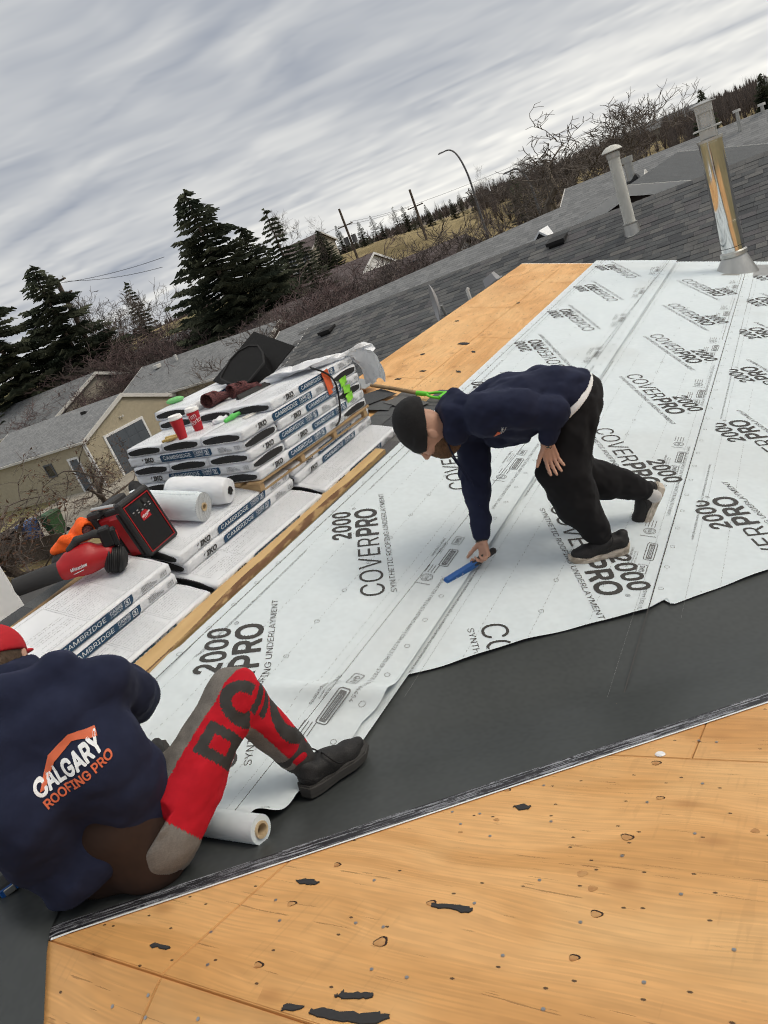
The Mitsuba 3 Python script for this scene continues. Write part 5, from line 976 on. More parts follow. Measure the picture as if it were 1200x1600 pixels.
def bare(seed, H=9.0, spread=.55, levels=6, kids=(2, 4), r0=.16, up=.25, bark='mat_barkgrey', twig='mat_twig', stems=1, stub=0.0, thin=.009, wig=.18, leaves=0, lenf=(.62, .86)):
    r = np.random.default_rng(seed); Vt, Ft, Vb, Fb, LV, LF = [], [], [], [], [], []; cn = [0, 0, 0]
    def seg(p, q, ra, rb, twigs):
        V, F, i = (Vt, Ft, 0) if twigs else (Vb, Fb, 1); ns = 3 if twigs else 7
        t = q - p; L = np.linalg.norm(t); t = t / max(L, 1e-9); a = np.cross(t, [0, 0, 1.0] if abs(t[2]) < .9 else [1.0, 0, 0]); a /= np.linalg.norm(a); b = np.cross(t, a)
        g = np.arange(ns) * 2 * PI / ns; ring = np.cos(g)[:, None] * a + np.sin(g)[:, None] * b
        V.append(p + ring * ra); V.append(q + ring * rb); n = cn[i]; k = np.arange(ns); k2 = (k + 1) % ns
        F.append(np.vstack([np.stack([n + k, n + k2, n + ns + k2], 1), np.stack([n + k, n + ns + k2, n + ns + k], 1)])); cn[i] += 2 * ns
    def grow(p, d, L, ra, lv):
        m = 3 if lv > 1 else 2; pts = [p]; dd = d.copy()
        for i in range(m):
            dd = dd + r.normal(0, wig, 3) + np.array([0, 0, up * .25]); dd /= np.linalg.norm(dd); pts.append(pts[-1] + dd * L / m)
        rb = max(ra * (.66 if lv > 1 else .5), thin * .7)
        for i in range(m): seg(pts[i], pts[i + 1], ra + (rb - ra) * i / m, ra + (rb - ra) * (i + 1) / m, ra < .035)
        if lv <= 1:
            if leaves:
                for _ in range(leaves):
                    c = pts[-1] - dd * L * r.random() + r.normal(0, .04, 3); a, b = r.normal(0, .035, 3), r.normal(0, .035, 3); n = cn[2]; LV.extend([c, c + a, c + b]); LF.append([n, n + 1, n + 2]); cn[2] += 3
            return
        if stub and lv == levels - 2 and r.random() < stub: lv = 3
        for c in range(r.integers(kids[0], kids[1] + 1)):
            f = r.uniform(.35, 1) if c else 1.0; q = pts[-1] if c == 0 else pts[max(1, int(f * m))]
            e = dd * (1 - spread * .4) + r.normal(0, spread, 3) + np.array([0, 0, up]); e /= np.linalg.norm(e); grow(q, e, L * r.uniform(*lenf), max(rb * r.uniform(.55, .85), thin), lv - 1)
    for s in range(stems):
        d = np.array([0, 0, 1.0]) + (r.normal(0, .30, 3) * [1, 1, .2] if stems > 1 else r.normal(0, .05, 3)); d /= np.linalg.norm(d)
        grow(np.array([r.normal(0, .15) * (stems > 1), r.normal(0, .15) * (stems > 1), -.3]), d, H * .30, r0, levels)
    V = np.vstack(Vb + Vt); h = V[:, 2].max(); sc = H / h
    out = [mikit.ply(mesh_(np.vstack(Vb) * sc, np.vstack(Fb)), bark, smooth=False), mikit.ply(mesh_(np.vstack(Vt) * sc, np.vstack(Ft)), twig)]
    if leaves: out.append(mikit.ply(mesh_(np.array(LV) * sc, LF), 'mat_deadleaf'))
    return out
CON = [conifer(1, 12, 4.1, 46, 12, .30, .05), conifer(2, 12, 2.9, 34, 8, .34, .14), conifer(3, 12, 3.0, 24, 6, .30, .12)]
def stand(key, kit, x, y, top, label, cat, group=None, s_xy=1.0, base=None, turn=None, H=12.0):
    z = float(terrain(np.array(x), np.array(y))) - .1 if base is None else base; k = thing(key, label, cat, group); s = (top - z) / H; a = rng.random() * 6 if turn is None else turn
    M = np.eye(4); c, q = math.cos(a), math.sin(a); M[:3, :3] = np.array([[c, -q, 0], [q, c, 0], [0, 0, 1]]) @ np.diag([s * s_xy, s * s_xy, s]); M[:3, 3] = [x, y, z]
    names = ('crown', 'trunk') if key.endswith('spruce') else ('limbs', 'twigs', 'dry_leaves')
    for n_, d in zip(names, kit): put(n_, d, None, k, M=M)
for x, y, top, kd, sx, lab in ((-55.5, 37.6, 15.0, 0, 1.30, 'broad dark spruce filling the left edge above the bungalow roof'), (-52.6, 41.6, 14.3, 0, 1.30, 'tall dark spruce beside the utility pole at left'), (-34.0, 40.4, 13.4, 0, 1.30, 'tallest dense spruce, dark against the clouds, behind the stack'), (-32.6, 42.5, 10.2, 0, 1.25, 'shorter dense spruce merging with the right flank of the tallest one'), (-36.5, 51.5, 11.5, 1, 1.25, 'open layered spruce with visible tiers right of the dense spruces'), (-33.5, 50.0, 8.2, 1, 1.4, 'low spreading spruce under the open layered one'),
                              (-50.8, 80.0, 9.9, 0, 1.2, 'small dark rounded spruce at the end of the hill'), (-58.0, 55.0, 11.6, 1, .9, 'slim spruce between bare trees left of the tallest spruce'), (-55.5, 61.0, 9.6, 1, 1.1, 'stubby spruce below the slim one'), (-47, 57, 8.8, 2, 1.2, 'dark spruce half hidden left of the tallest spruce'), (-7.4, 74.6, 7.4, 0, .75, 'single dark spruce behind the metal chimney'), (-3.6, 89.9, 6.9, 0, .9, 'dark spruce at the right edge of the skyline'), (-27.6, 84, 7.5, 2, 1.2, 'dark spruce behind the tall street lamp'), (-24, 78, 5.9, 2, 1.3, 'dark spruce left of the bare poplar')):
    stand('spruce', CON[kd], x, y, top, lab, 'tree', None, sx)
r_ = np.random.default_rng(12)
for i in range(17):
    az = math.radians(-31.0 + i * .82 + r_.normal(0, .1)); R = 122 + r_.normal(0, 5); x, y = R * math.sin(az), R * math.cos(az)
    stand('hill_spruce', CON[2 if i % 2 else 1], x, y, 10.2 - 3.2 * i / 17 + r_.normal(0, .9), 'dark spruce in the row along the hilltop, ' + ['leftmost', 'second', 'third', 'fourth', 'fifth', 'sixth', 'seventh', 'eighth', 'ninth', 'tenth', 'eleventh', 'twelfth', 'thirteenth', 'fourteenth', 'fifteenth', 'sixteenth', 'rightmost'][i] + ' counted from the left', 'tree', 'spruces along the hilltop', 1.2)
BARE = [bare(11, 9, .60, 9, (2, 3), .34, .10, thin=.013, twig='mat_twigsky', wig=.2), bare(12, 9, .45, 9, (2, 3), .15, .20, twig='mat_twigsky', thin=.011), bare(13, 5, .55, 8, (2, 3), .045, .10, 'mat_twig', 'mat_twigred', stems=8, thin=.0075, wig=.24), bare(14, 9, .55, 9, (2, 3), .12, .14, twig='mat_twig', thin=.008), bare(15, 5, .50, 8, (2, 3), .04, .16, 'mat_twig', 'mat_twig', stems=9, thin=.0075, wig=.22)]
LEAFY = bare(21, 5, .75, 6, (2, 4), .10, .02, 'mat_trunk', 'mat_twig', stems=1, thin=.006, wig=.26, leaves=3)
def fill(kit): return kit
tl = [('poplar', 0, -12.9, 44.0, 9.4, 9, 1.75, 'big bare poplar with thick cut limbs above the neighbouring ridge'), ('bare_tree', 1, -10.6, 59.0, 9.0, 9, 1.7, 'rounded bare tree with fine pale twigs left of the metal chimney'), ('bare_tree', 3, -7.9, 50, 6.6, 9, 1.6, 'bare brown tree right behind the grey roofs'), ('bare_tree', 1, -54.0, 45.2, 12.2, 9, 1.0, 'slim bare tree just right of the left utility pole'), ('bare_tree', 1, -54.6, 51.5, 11.2, 9, 1.2, 'bare pale tree above the dark bungalow roof'), ('bare_tree', 3, -50, 55, 9.0, 9, 1.3, 'arching bare tree left of the tallest spruce'),
      ('bare_tree', 1, -63.0, 90, 15.2, 9, .9, 'tall bare tree behind the open layered spruce'), ('bare_tree', 3, -60.0, 93, 13.0, 9, 1.0, 'bare tree right of the tall one on the hill'), ('bare_tree', 3, -44, 88, 8.8, 9, 1.3, 'bare tree between the two hilltop poles'), ('bare_tree', 3, -32.5, 84, 8.2, 9, 1.2, 'bare tree left of the street lamp'), ('bare_tree', 1, -20.0, 62, 6.4, 9, 1.4, 'low bare tree under the big poplar'), ('bare_tree', 3, -16.5, 52, 5.9, 9, 1.6, 'bare tree behind the smaller street lamp'), ('bare_tree', 1, -30.5, 98, 9.0, 9, 1.1, 'fine bare tree on the hill right of the spruce row'), ('bare_tree', 3, -38, 101, 10.5, 9, .9, 'bare tree poking above the spruce row'),
      ('shrub', 2, -22.6, 34.2, 6.9, 5, 1.5, 'large bare purple brown shrub between the white house and the dark roof'), ('shrub', 2, -19.8, 33.8, 5.9, 5, 1.6, 'bare purple brown shrub in front of the brown roof'), ('shrub', 4, -25.2, 36.0, 5.6, 5, 1.5, 'bare brown shrub at the left end of the shrub clump'), ('shrub', 4, -21.0, 31.5, 4.6, 5, 1.6, 'low tangled bare shrub just over the neighbouring ridge'), ('shrub', 3, -23.8, 38.5, 8.4, 9, .9, 'thin bare tree rising out of the purple shrubs'), ('shrub', 2, -17.6, 32.6, 4.9, 5, 1.5, 'small bare purple shrub nearest the white gable'),
      ('shrub', 2, -39.6, 34.0, 6.3, 5, 1.8, 'dense bare purple brown shrub behind the tan garage'), ('shrub', 2, -41.6, 41.5, 7.8, 5, 1.5, 'tall bare reddish shrub between the spruces and the dark bungalow'), ('shrub', 4, -39.0, 41.0, 6.6, 5, 1.5, 'bare twiggy shrub above the tan garage ridge'), ('shrub', 2, -44.0, 43.8, 8.3, 5, 1.5, 'rounded reddish bare shrub against the grassy bank'), ('shrub', 4, -47.5, 42.2, 7.4, 5, 1.6, 'bare shrub beneath the left spruces'), ('shrub', 2, -43.6, 33.2, 6.0, 5, 1.7, 'bare shrub hiding the right end of the left bungalow'), ('shrub', 2, -42.6, 37.6, 7.6, 5, 1.7, 'high bare purple shrub behind the left bungalow corner'), ('shrub', 2, -46.2, 41.0, 8.6, 5, 1.6, 'tallest bare purple shrub in front of the left spruces'), ('shrub', 4, -37.9, 37.8, 5.6, 5, 1.5, 'bare shrub between the two garages'),
      ('shrub', 2, -27.0, 40.0, 6.4, 5, 1.7, 'bare purple shrub beside the white house windows'), ('shrub', 4, -18.6, 36.2, 6.4, 5, 1.5, 'upright bare shrub in front of the grassy hill'), ('shrub', 4, -23.0, 31.9, 5.2, 5, 1.7, 'bare brown shrub low behind the left end of the dark ridge')]
for key, kd, x, y, top, H, sx, lab in tl: stand(key, BARE[kd], x, y, top, lab, 'tree' if key != 'shrub' else 'shrub', None, sx, H=H)
for x, y, top, sx, lab, tn in ((-25.2, 13.6, 3.9, 1.5, 'small ornamental tree with dry leaves and twisted branches at the left edge', 1.0), (-28.5, 20.0, 3.4, 1.2, 'small dry leaved tree in front of the garage side wall', 2.5), (-26.0, 11.9, 3.2, 1.4, 'dry leaved tree low at the left edge beside the bins', 4.0)):
    stand('ornamental_tree', LEAFY, x, y, top, lab, 'tree', None, sx, H=5, turn=tn)
# brown woods far off: one mass of many bare crowns
def woods(n, az0, az1, R0, R1, seed, hmin, hmax):
    r = np.random.default_rng(seed); V, F, k = [], [], 0
    for i in range(n):
        az = math.radians(r.uniform(az0, az1)); R = r.uniform(R0, R1); x, y = R * math.sin(az), R * math.cos(az); z = float(terrain(np.array(x), np.array(y))); H = r.uniform(hmin, hmax); w = H * .32
        for q in range(40):
            a = r.uniform(0, 2 * PI); t = r.uniform(.25, 1) ; p = np.array([x, y, z + H * .15 * r.random()]); c = np.array([math.cos(a), math.sin(a), 0])
            e = np.array([x, y, z + H * t]) + c * w * r.random() ** .6 * math.sin(PI * (.15 + .8 * t)) ; s = np.array([-c[1], c[0], 0]) * (.025 + .03 * r.random()) * (R / 110) ; m = (p + e) / 2 + c * w * .2
            V += [p - s, p + s, m - s * .8, m + s * .8, e]; F += [[k, k + 1, k + 3], [k, k + 3, k + 2], [k + 2, k + 3, k + 4]]; k += 5
    return mesh_(V, F)
solo('woods', woods(1100, -21, 6, 85, 210, 4, 2.2, 4.6), 'mat_twig', 'brown bare woods massed behind the roofs at upper right', 'woods', kind='stuff')
solo('far_woods', woods(1700, -62, 14, 240, 950, 6, 3, 7), 'mat_twig', 'distant bare tree line along the whole horizon', 'woods', kind='stuff')
cv = [np.array(CON[2][0] and 0)]
# street lamps and utility poles with wires
mat('lampgrey', (0.12, 0.12, 0.125), .5, metallic=.3)
for key, b, P, lab in (('street_lamp', (-26.9, 70.2), [(0, 0, 0), (0, 0, 6.2), (-.05, 0, 8.6), (-.45, .05, 10.3), (-1.1, .1, 11.0), (-1.75, .15, 11.05)], 'tall curved street lamp rising above the neighbouring roof'), ('street_lamp', (-17.6, 57.3), [(0, 0, 0), (0, 0, 3.6), (-.05, 0, 5.4), (-.35, .05, 6.5), (-.8, .1, 6.95), (-1.35, .15, 6.95)], 'shorter curved street lamp in front of the bare poplar')):
    k = thing(key, lab, 'street lamp'); o = np.array([b[0], b[1], float(terrain(np.array(b[0]), np.array(b[1])))]); P = [np.array(p) + [b[0], b[1], 0] for p in P]; P[0][2] = o[2]
    put('pole', tube(spline(P, 40), np.linspace(.11, .055, 40), 10), 'mat_lampgrey', k, smooth=60); put('lamp_head', hull([P[-1] + np.array(d) for d in ((-.5, -.1, -.05), (.05, -.1, -.05), (-.5, .1, -.05), (.05, .1, -.05), (-.4, 0, .08), (0, 0, .08))]), 'mat_lampgrey', k)
def upole(x, y, top, lab, arms, trafo=False, r=.14):
    k = thing('utility_pole', lab, 'utility pole'); z = float(terrain(np.array(x), np.array(y))); put('pole', tube([(x, y, z - .3), (x, y, top)], [r * 1.25, r], 10), 'mat_trunk', k, smooth=60)
    for a in arms: put('crossarm', box((x - 1.1, y - .09, a - .07), (x + 1.1, y + .09, a + .07)), 'mat_trunk', k)
    if trafo: put('transformer', cat_([tube([(x + s, y, top - 4.4), (x + s, y, top - 3.4)], .32, 12) for s in (-.6, .6)]), 'mat_lampgrey', k)
    for s in (-1, 1): put('insulator', tube([(x + s * .95, y, arms[0]), (x + s * .95, y, arms[0] + .25)], .05, 8), 'mat_offwhite', k)
upole(-50.5, 86.3, 11.4, 'leaning look utility pole with transformers at the left end of the hill', [9.3], True); upole(-42.5, 90.5, 10.3, 'utility pole with a single crossarm above the hilltop spruces', [8.2]); upole(-54.0, 44.4, 13.0, 'thick utility pole beside the left spruce', [12.7, 11.6], r=.19)
L = []
for a, b, sag in (((-54.9, 44.4, 12.8), (-40.4, 43.0, 10.6), .25), ((-53.1, 44.4, 12.5), (-40.6, 42.6, 10.0), .25), ((-51.4, 86.3, 9.5), (-43.4, 90.5, 8.4), .2), ((-49.6, 86.3, 9.5), (-41.6, 90.5, 8.4), .2), ((-41.6, 90.5, 8.4), (-20, 104, 8.8), .4), ((-51.4, 86.3, 9.5), (-75, 74, 9.2), .4)):
    t = np.linspace(0, 1, 14)[:, None]; P = np.array(a) * (1 - t) + np.array(b) * t; P[:, 2] -= sag * 4 * (t * (1 - t))[:, 0]; L.append(tube(P, .018, 5))
for i, m in enumerate(L): solo('power_line', m, 'mat_black', ['upper wire from the thick left pole', 'lower wire from the thick left pole', 'back wire between the two hilltop poles', 'front wire between the two hilltop poles', 'wire running right from the single crossarm pole', 'wire running left from the transformer pole'][i], 'wire', 'overhead wires')

# ------------------------------------------------------------------ the two roofers
def f_fleece(c, k=1.0):
    def fn(p, n, uv): return mi.Color3f(*c) * (.82 + .36 * FB(p.x * 26, p.y * 26, p.z * 26, 3) * k + .12 * N(p.x * 500, p.y * 500, p.z * 500))
    return fn
fold = lambda p, n, uv: FB(p.x * 15, p.y * 15, p.z * 9, 3) + .05 * N(p.x * 600, p.y * 600, p.z * 600)
mat('navy', f_fleece((0.014, 0.0175, 0.039)), .92, bump=fold, bs=.012, eps=3e-3, sheen=.35, spec=.15)
mat('sweats', f_fleece((0.013, 0.013, 0.0145)), .95, bump=fold, bs=.012, eps=3e-3, sheen=.3, spec=.12)
mat('greysweat', lambda p, n, uv: mi.Color3f(0.155, 0.143, 0.132) * (.75 + .4 * N(p.x * 330, p.y * 330, p.z * 330) + .1 * FB(p.x * 20, p.y * 20, p.z * 20, 2)), .95, bump=fold, bs=.012, eps=3e-3, spec=.12)
mat('redsweat', f_fleece((0.40, 0.010, 0.020), .7), .9, bump=fold, bs=.012, eps=3e-3, sheen=.2, spec=.15)
mat('printblack', f_fleece((0.030, 0.029, 0.029)), .8, bump=fold, bs=.012, eps=3e-3)
mat('skin', lambda p, n, uv: MX((0.42, 0.235, 0.165), (0.50, 0.30, 0.22), FB(p.x * 40, p.y * 40, p.z * 40, 3)), .5, bump=lambda p, n, uv: FB(p.x * 220, p.y * 220, p.z * 220, 2), bs=.0012, eps=1e-3, spec=.35)
mat('tattoo', lambda p, n, uv: MX((0.40, 0.235, 0.165), (0.05, 0.06, 0.06), SS(.50, .56, FB(p.x * 95, p.y * 95, p.z * 95, 3))), .55)
mat('beard', lambda p, n, uv: MX((0.055, 0.030, 0.017), (0.17, 0.095, 0.05), N(p.x * 260, p.y * 260, p.z * 110)), .8, bump=lambda p, n, uv: N(p.x * 330, p.y * 330, p.z * 150), bs=.006, eps=1e-3)
mat('hair', lambda p, n, uv: MX((0.045, 0.028, 0.018), (0.11, 0.07, 0.045), N(p.x * 300, p.y * 300, p.z * 90)), .7, bump=lambda p, n, uv: N(p.x * 400, p.y * 400, p.z * 90), bs=.004, eps=1e-3)
mat('knit', lambda p, n, uv: mi.Color3f(0.013, 0.013, 0.014) * (.7 + .7 * N(p.x * 330, p.y * 330, p.z * 330)), .95, bump=lambda p, n, uv: N(p.x * 260, p.y * 260, p.z * 260), bs=.004, eps=1e-3, sheen=.4)
mat('solecream', lambda p, n, uv: MX((0.50, 0.46, 0.40), (0.30, 0.265, 0.215), SS(.4, .7, FB(p.x * 38, p.y * 38, p.z * 38, 3))), .7)
mat('shoemesh', lambda p, n, uv: mi.Color3f(0.016, 0.016, 0.017) * (.6 + .8 * N(p.x * 420, p.y * 420, p.z * 420)), .7)
mat('sock', (0.50, 0.50, 0.50), .9); mat('soledark', (0.035, 0.034, 0.033), .8); mat('brownshirt', f_fleece((0.026, 0.013, 0.009)), .9); mat('capred', f_fleece((0.42, 0.008, 0.016), .5), .75); mat('printorange', (0.56, 0.12, 0.05), .6)

def ax(a, b, z): return a, b, z
def drawn(p, amt, f=(9, 9, 6), seed=2):      # folds of cloth
    q = meshkit.fbm(p * np.array(f), 3, seed); return amt * (1 - np.abs(2 * q - 1) * 2.2)
def hand_prims(F, curl=(.5, .6, .6, .7), thumb=(.5, .3), side=1, k=1.0):
    """Palm, five separate fingers of different lengths, thumb from the side of the palm. F: x towards the fingers, y towards the thumb, z the back of the hand."""
    pr = []; W = lambda q: (F @ np.r_[np.array(q) * k, 1])[:3]
    for y0, y1 in ((.024, .030), (.008, .010), (-.009, -.011), (-.024, -.031)): pr.append(('c', W((.012, y0 * .8, 0)), W((.082, y1, .001)), .0150 * k, .0118 * k))
    for i, (y, L) in enumerate(((.031, (.043, .025, .019)), (.0105, (.048, .029, .021)), (-.0105, (.045, .027, .020)), (-.0305, (.036, .021, .018)))):
        a = -.15; p = np.array([.084, y, .001]); sp = .10 * (1.5 - i)
        for j, l in enumerate(L):
            a -= curl[i] * (1.0, 1.15, .8)[j] * .9; d = np.array([math.cos(a) * math.cos(sp), math.cos(a) * math.sin(sp), math.sin(a)]); q = p + d * l
            pr.append(('c', W(p), W(q), (.0098, .0088, .0080)[j] * k * (.9 if i == 3 else 1), (.0090, .0081, .0068)[j] * k * (.9 if i == 3 else 1))); p = q
    p = np.array([.022, .026, -.004]); a0, c0 = thumb; d = np.array([.62, .74, -.25 - c0 * .4]); d /= np.linalg.norm(d)
    for l, r0, r1, tw in ((.040, .0150, .0115, 0), (.032, .0112, .0100, a0), (.026, .0098, .0078, a0)):
        d = d + np.array([.25, -.45, -.35]) * tw; d /= np.linalg.norm(d); q = p + d * l; pr.append(('c', W(p), W(q), r0 * k, r1 * k)); p = q
    return pr
def bounds(pr, pad=.03):
    P = np.vstack([np.vstack([q[1] - q[3], q[1] + q[3], q[2] - q[4], q[2] + q[4]]) if q[0] == 'c' else np.vstack([np.array(q[1]) - max(q[2]), np.array(q[1]) + max(q[2])]) for q in pr]); return P.min(0) - pad, P.max(0) + pad
def flesh(pr, h, k, extra=None):
    pr = [tuple(np.asarray(x, float) if i in (1, 2) and q[0] == 'c' else x for i, x in enumerate(q)) for q in pr]
    lo, hi = bounds(pr); return snet(lambda p: blend(p, pr, k) + (extra(p) if extra else 0), lo, hi, h)
def shoe(F, who, upper, sole, L=.29, tied=True, side_mark=False):
    """Heel at x=0, toe at x=L, z up from the ground."""
    W = L / .29
    o = Polygon([(.0, -.030), (.05, -.036), (.12, -.036), (.19, -.046), (.245, -.043), (.28, -.022), (.287, .002), (.275, .028), (.23, .043), (.17, .042), (.11, .033), (.05, .035), (.005, .028), (-.012, 0)]).buffer(.004).segmentize(.012)
    def lift(m):
        v = m.vertices.copy(); v *= [W, W, 1]; x = v[:, 0] / W; v[:, 2] *= 1 + .25 * np.clip((.12 - x) / .12, 0, 1) * (v[:, 2] < .06) - .25 * np.clip((x - .18) / .1, 0, 1) * (v[:, 2] < .045); v[:, 2] += .020 * np.clip((x - .19) / .1, 0, 1) ** 2 + .012 * np.clip((.03 - x) / .05, 0, 1) ** 2; return mesh_(v, m.faces)
    lay = [prism(o.buffer(-.004), 0, .004), prism(o, .004, .016), prism(o.buffer(.002), .016, .032), prism(o.buffer(-.003), .032, .038)]
    put('shoe_sole', shift(lift(cat_(lay)), F), sole, who)
    up = [('c', (.032, 0, .056), (.12, 0, .062), .033, .037), ('c', (.12, 0, .062), (.205, .0, .045), .037, .036), ('c', (.205, 0, .045), (.252, .0, .040), .038, .026), ('c', (.025, 0, .06), (.022, 0, .104), .031, .026), ('c', (.045, -.022, .09), (.10, -.018, .085), .016, .018), ('c', (.045, .022, .09), (.10, .018, .085), .016, .018), ('c', (.10, 0, .088), (.15, 0, .072), .026, .026)]
    m = snet(lambda p: np.maximum(blend(p, up, .025) + .003 * (meshkit.fbm(p * 45, 2, 3) - .5), .024 - p[:, 2]), (-.05, -.09, .01), (.31, .09, .17), .0045)
    put('shoe_upper', shift(lift(m), F), upper, who, smooth=True)
    if tied:
        L_ = [tube(spline([(.10 + .022 * i, -.028, .092 - .010 * i), (.105 + .022 * i, 0, .104 - .011 * i), (.11 + .022 * i, .028, .090 - .010 * i)], 8), .0032, 6) for i in range(4)] + [tube(spline([(.10, 0, .10), (.085, s * .03, .125), (.10, s * .055, .095), (.13, s * .06, .075)], 12), .0028, 6) for s in (-1, 1)]
        put('laces', shift(lift(cat_(L_)), F), 'mat_black', who, smooth=60)
    if side_mark:
        P = Print()
        for s in (-1, 1): P.poly(LineString([(.085 + .018 * math.cos(t), .062 + s * (.011 - .012 * math.sin(t) ** 1)) for t in np.linspace(.25, PI - .25, 12)]).buffer(.0028))
        m = P.mesh(lambda a, b: np.stack([a, 0 * a - .06 * side_mark, b], -1)); v = m.vertices
        for _ in range(25): v[:, 1] += side_mark * (blend(v, up, .025) - .002) * .8
        m.vertices = v; put('shoe_mark', shift(lift(m), F), 'mat_inkwhite', who)
def decal(name, P, F, sd, who, m, off=.0025, d0=.25):
    """Flat print laid along the frame's normal onto a cloth surface."""
    v, f = np.vstack(P.v), np.vstack(P.f); q = np.stack([v[:, 0], v[:, 1], 0 * v[:, 0] + d0], 1) @ F[:3, :3].T + F[:3, 3]; n = F[:3, 2]
    for _ in range(60): d = sd(q) - off; q = q - n * np.clip(d, -.01, .03)[:, None] * .85
    put(name, mesh_(q, f), m, who)
def fine_tri(P, h):
    V, F, n = [], [], 0
    for v, f in zip(P.v, P.f):
        f = f - f.min() if False else f
    v, f = np.vstack(P.v), np.vstack(P.f); m = trimesh.Trimesh(np.c_[v, 0 * v[:, 0]], f, process=False); a, b = trimesh.remesh.subdivide_to_size(m.vertices, m.faces, h); P.v, P.f, P.n = [a[:, :2]], [b], len(a); return P

# --- A: bent over, stapling the seam
pa_ = thing('person', 'bearded person in black beanie, navy hoodie and black sweatpants bending down to staple', 'person')
fA, lA, oA = np.array([-.8, -.6, 0]), np.array([.6, -.8, 0]), np.array([-1.175, 3.193, 4.026])
QA = lambda a, b, z: oA + fA * a + lA * b + np.array([0, 0, z])
uH, dH = np.array([.80, 0, .60]), np.array([.60, 0, -.80])
toA = lambda v: fA * v[0] + lA * v[1] + np.array([0, 0, v[2]])
FHd = np.eye(4); FHd[:3, 0] = toA(dH); FHd[:3, 1] = toA((0, 1, 0)); FHd[:3, 2] = toA(uH); FHd[:3, 3] = QA(.572, -.12, .905)     # x face forward, y the person's left, z crown
hp = lambda x, y, z: (FHd @ np.array([x, y, z, 1]))[:3]; RH = FHd[:3, :3]
def head_sdf(p, beard=0):
    q = (p - FHd[:3, 3]) @ RH; e = lambda c, r: ell_(q, c, r); c = lambda a, b, r, s: cone_(q, a, b, r, s)
    d = e((-.012, 0, .018), (.098, .076, .098)); d = smin(d, e((.030, 0, -.055), (.062, .058, .062)), .03); d = smin(d, c((.055, -.026, -.088), (.055, .026, -.088), .022, .022), .03)
    d = smin(d, c((.088, 0, .010), (.112, 0, -.030), .0095, .0145), .012); d = smin(d, c((.100, -.014, -.036), (.100, .014, -.036), .008, .008), .008)
    d = smin(d, c((.080, -.034, .024), (.080, .034, .024), .013, .013), .012)
    for s in (-1, 1):
        d = -smin(-d, e((.098, s * .032, .004), (.016, .017, .012)), .008) if False else np.maximum(d, -(e((.104, s * .032, .004), (.018, .017, .011)) ))
        d = smin(d, e((.080, s * .032, .004), (.0135, .0135, .0115)), .003); d = smin(d, e((.070, s * .045, -.022), (.024, .02, .02)), .02); d = smin(d, e((-.012, s * .080, -.008), (.019, .009, .030)), .008)
    d = smin(d, c((.092, -.020, -.066), (.092, .020, -.066), .0075, .0075), .006); return smin(d, c((-.03, 0, -.06), (-.06, 0, -.15), .050, .050), .03)
core = [('c', QA(-.10, -.12, .80), QA(.20, -.12, .86), .09, .10), ('c', QA(.20, -.12, .86), QA(.33, -.12, .86), .10, .05)]
for s, hp_, kn, an in ((1, QA(-.07, -.03, .775), QA(.03, .01, .42), QA(-.035, 0, .10)), (-1, QA(-.12, -.21, .74), QA(-.03, -.21, .38), QA(-.405, -.24, .13))): core += [('c', hp_, kn, .075, .055), ('c', kn, an, .052, .036)]
LS, LE, LW = QA(.325, .055, .935), QA(.045, .135, .835), QA(.105, .105, .705)
RS, RE, RW = QA(.335, -.31, .80), QA(.432, -.20, .515), QA(.508, -.095, .300)
core += [('c', LS, LE, .05, .042), ('c', LE, LW, .04, .030), ('c', RS, RE, .05, .042), ('c', RE, RW, .04, .030)]
def hframe(o, fw, th): return frame(o, fw, np.cross(fw, th))
FhL = hframe(LW, QA(.105, .10, .60) - LW, QA(.4, .1, .62) - LW); FhR = hframe(RW, QA(.535, -.06, .185) - RW, QA(.62, -.30, .27) - RW)
hl = [('c', LE * .45 + LW * .55, LW, .036, .026)] + hand_prims(FhL, (.30, .34, .38, .46), (.12, .2), 1, .9); hr = [('c', RE * .45 + RW * .55, RW, .036, .026)] + hand_prims(FhR, (.75, .85, .9, .95), (.35, .5), 1, .92)
lo, hi = FHd[:3, 3] - .24, FHd[:3, 3] + .22
put('body', cat_([flesh(core, .014, .04), snet(head_sdf, lo, hi, .0045), flesh(hl, .0032, .006), flesh(hr, .0032, .006)]), 'mat_skin', pa_, smooth=True)
def sl_(pr, h=.005): return flesh(pr, h, .004)
put('tattoo', sl_([('c', LE * .42 + LW * .58, LW * 1.06 - LE * .06, .0365, .0272)], .004), 'mat_tattoo', pa_, smooth=True, label='tattooed left forearm'); put('tattoo', sl_([('c', RE * .35 + RW * .65, RW, .034, .0268)], .004), 'mat_tattoo', pa_, smooth=True)
put('bracelet', shift(annulus((0, 0, -.004), (0, 0, 1), .027, .032, .008, 26), frame(RW + (RW - RE) * .02, [1, .2, 0], RW - RE)), 'mat_black', pa_, smooth=40)
def beard(p):
    q = (p - FHd[:3, 3]) @ RH; d = ell_(q, (.030, 0, -.062), (.072, .066, .064)); d = smin(d, ell_(q, (.058, 0, -.105), (.042, .042, .042)), .03); d = smin(d, ell_(q, (.015, 0, -.125), (.05, .05, .05)), .03); d = np.maximum(d, -ell_(q, (.115, 0, .0), (.065, .072, .052))); d = np.maximum(d, q[:, 2] + .008)
    return d + .010 * (meshkit.fbm(q * 60, 2, 5) - .5)
put('beard', snet(beard, lo, hi, .005), 'mat_beard', pa_, smooth=True)
for s in (-1, 1): put('eyebrow', flesh([('c', hp(.094, s * .018, .026), hp(.080, s * .048, .028), .006, .004)], .0025, .003), 'mat_hair', pa_, smooth=True)
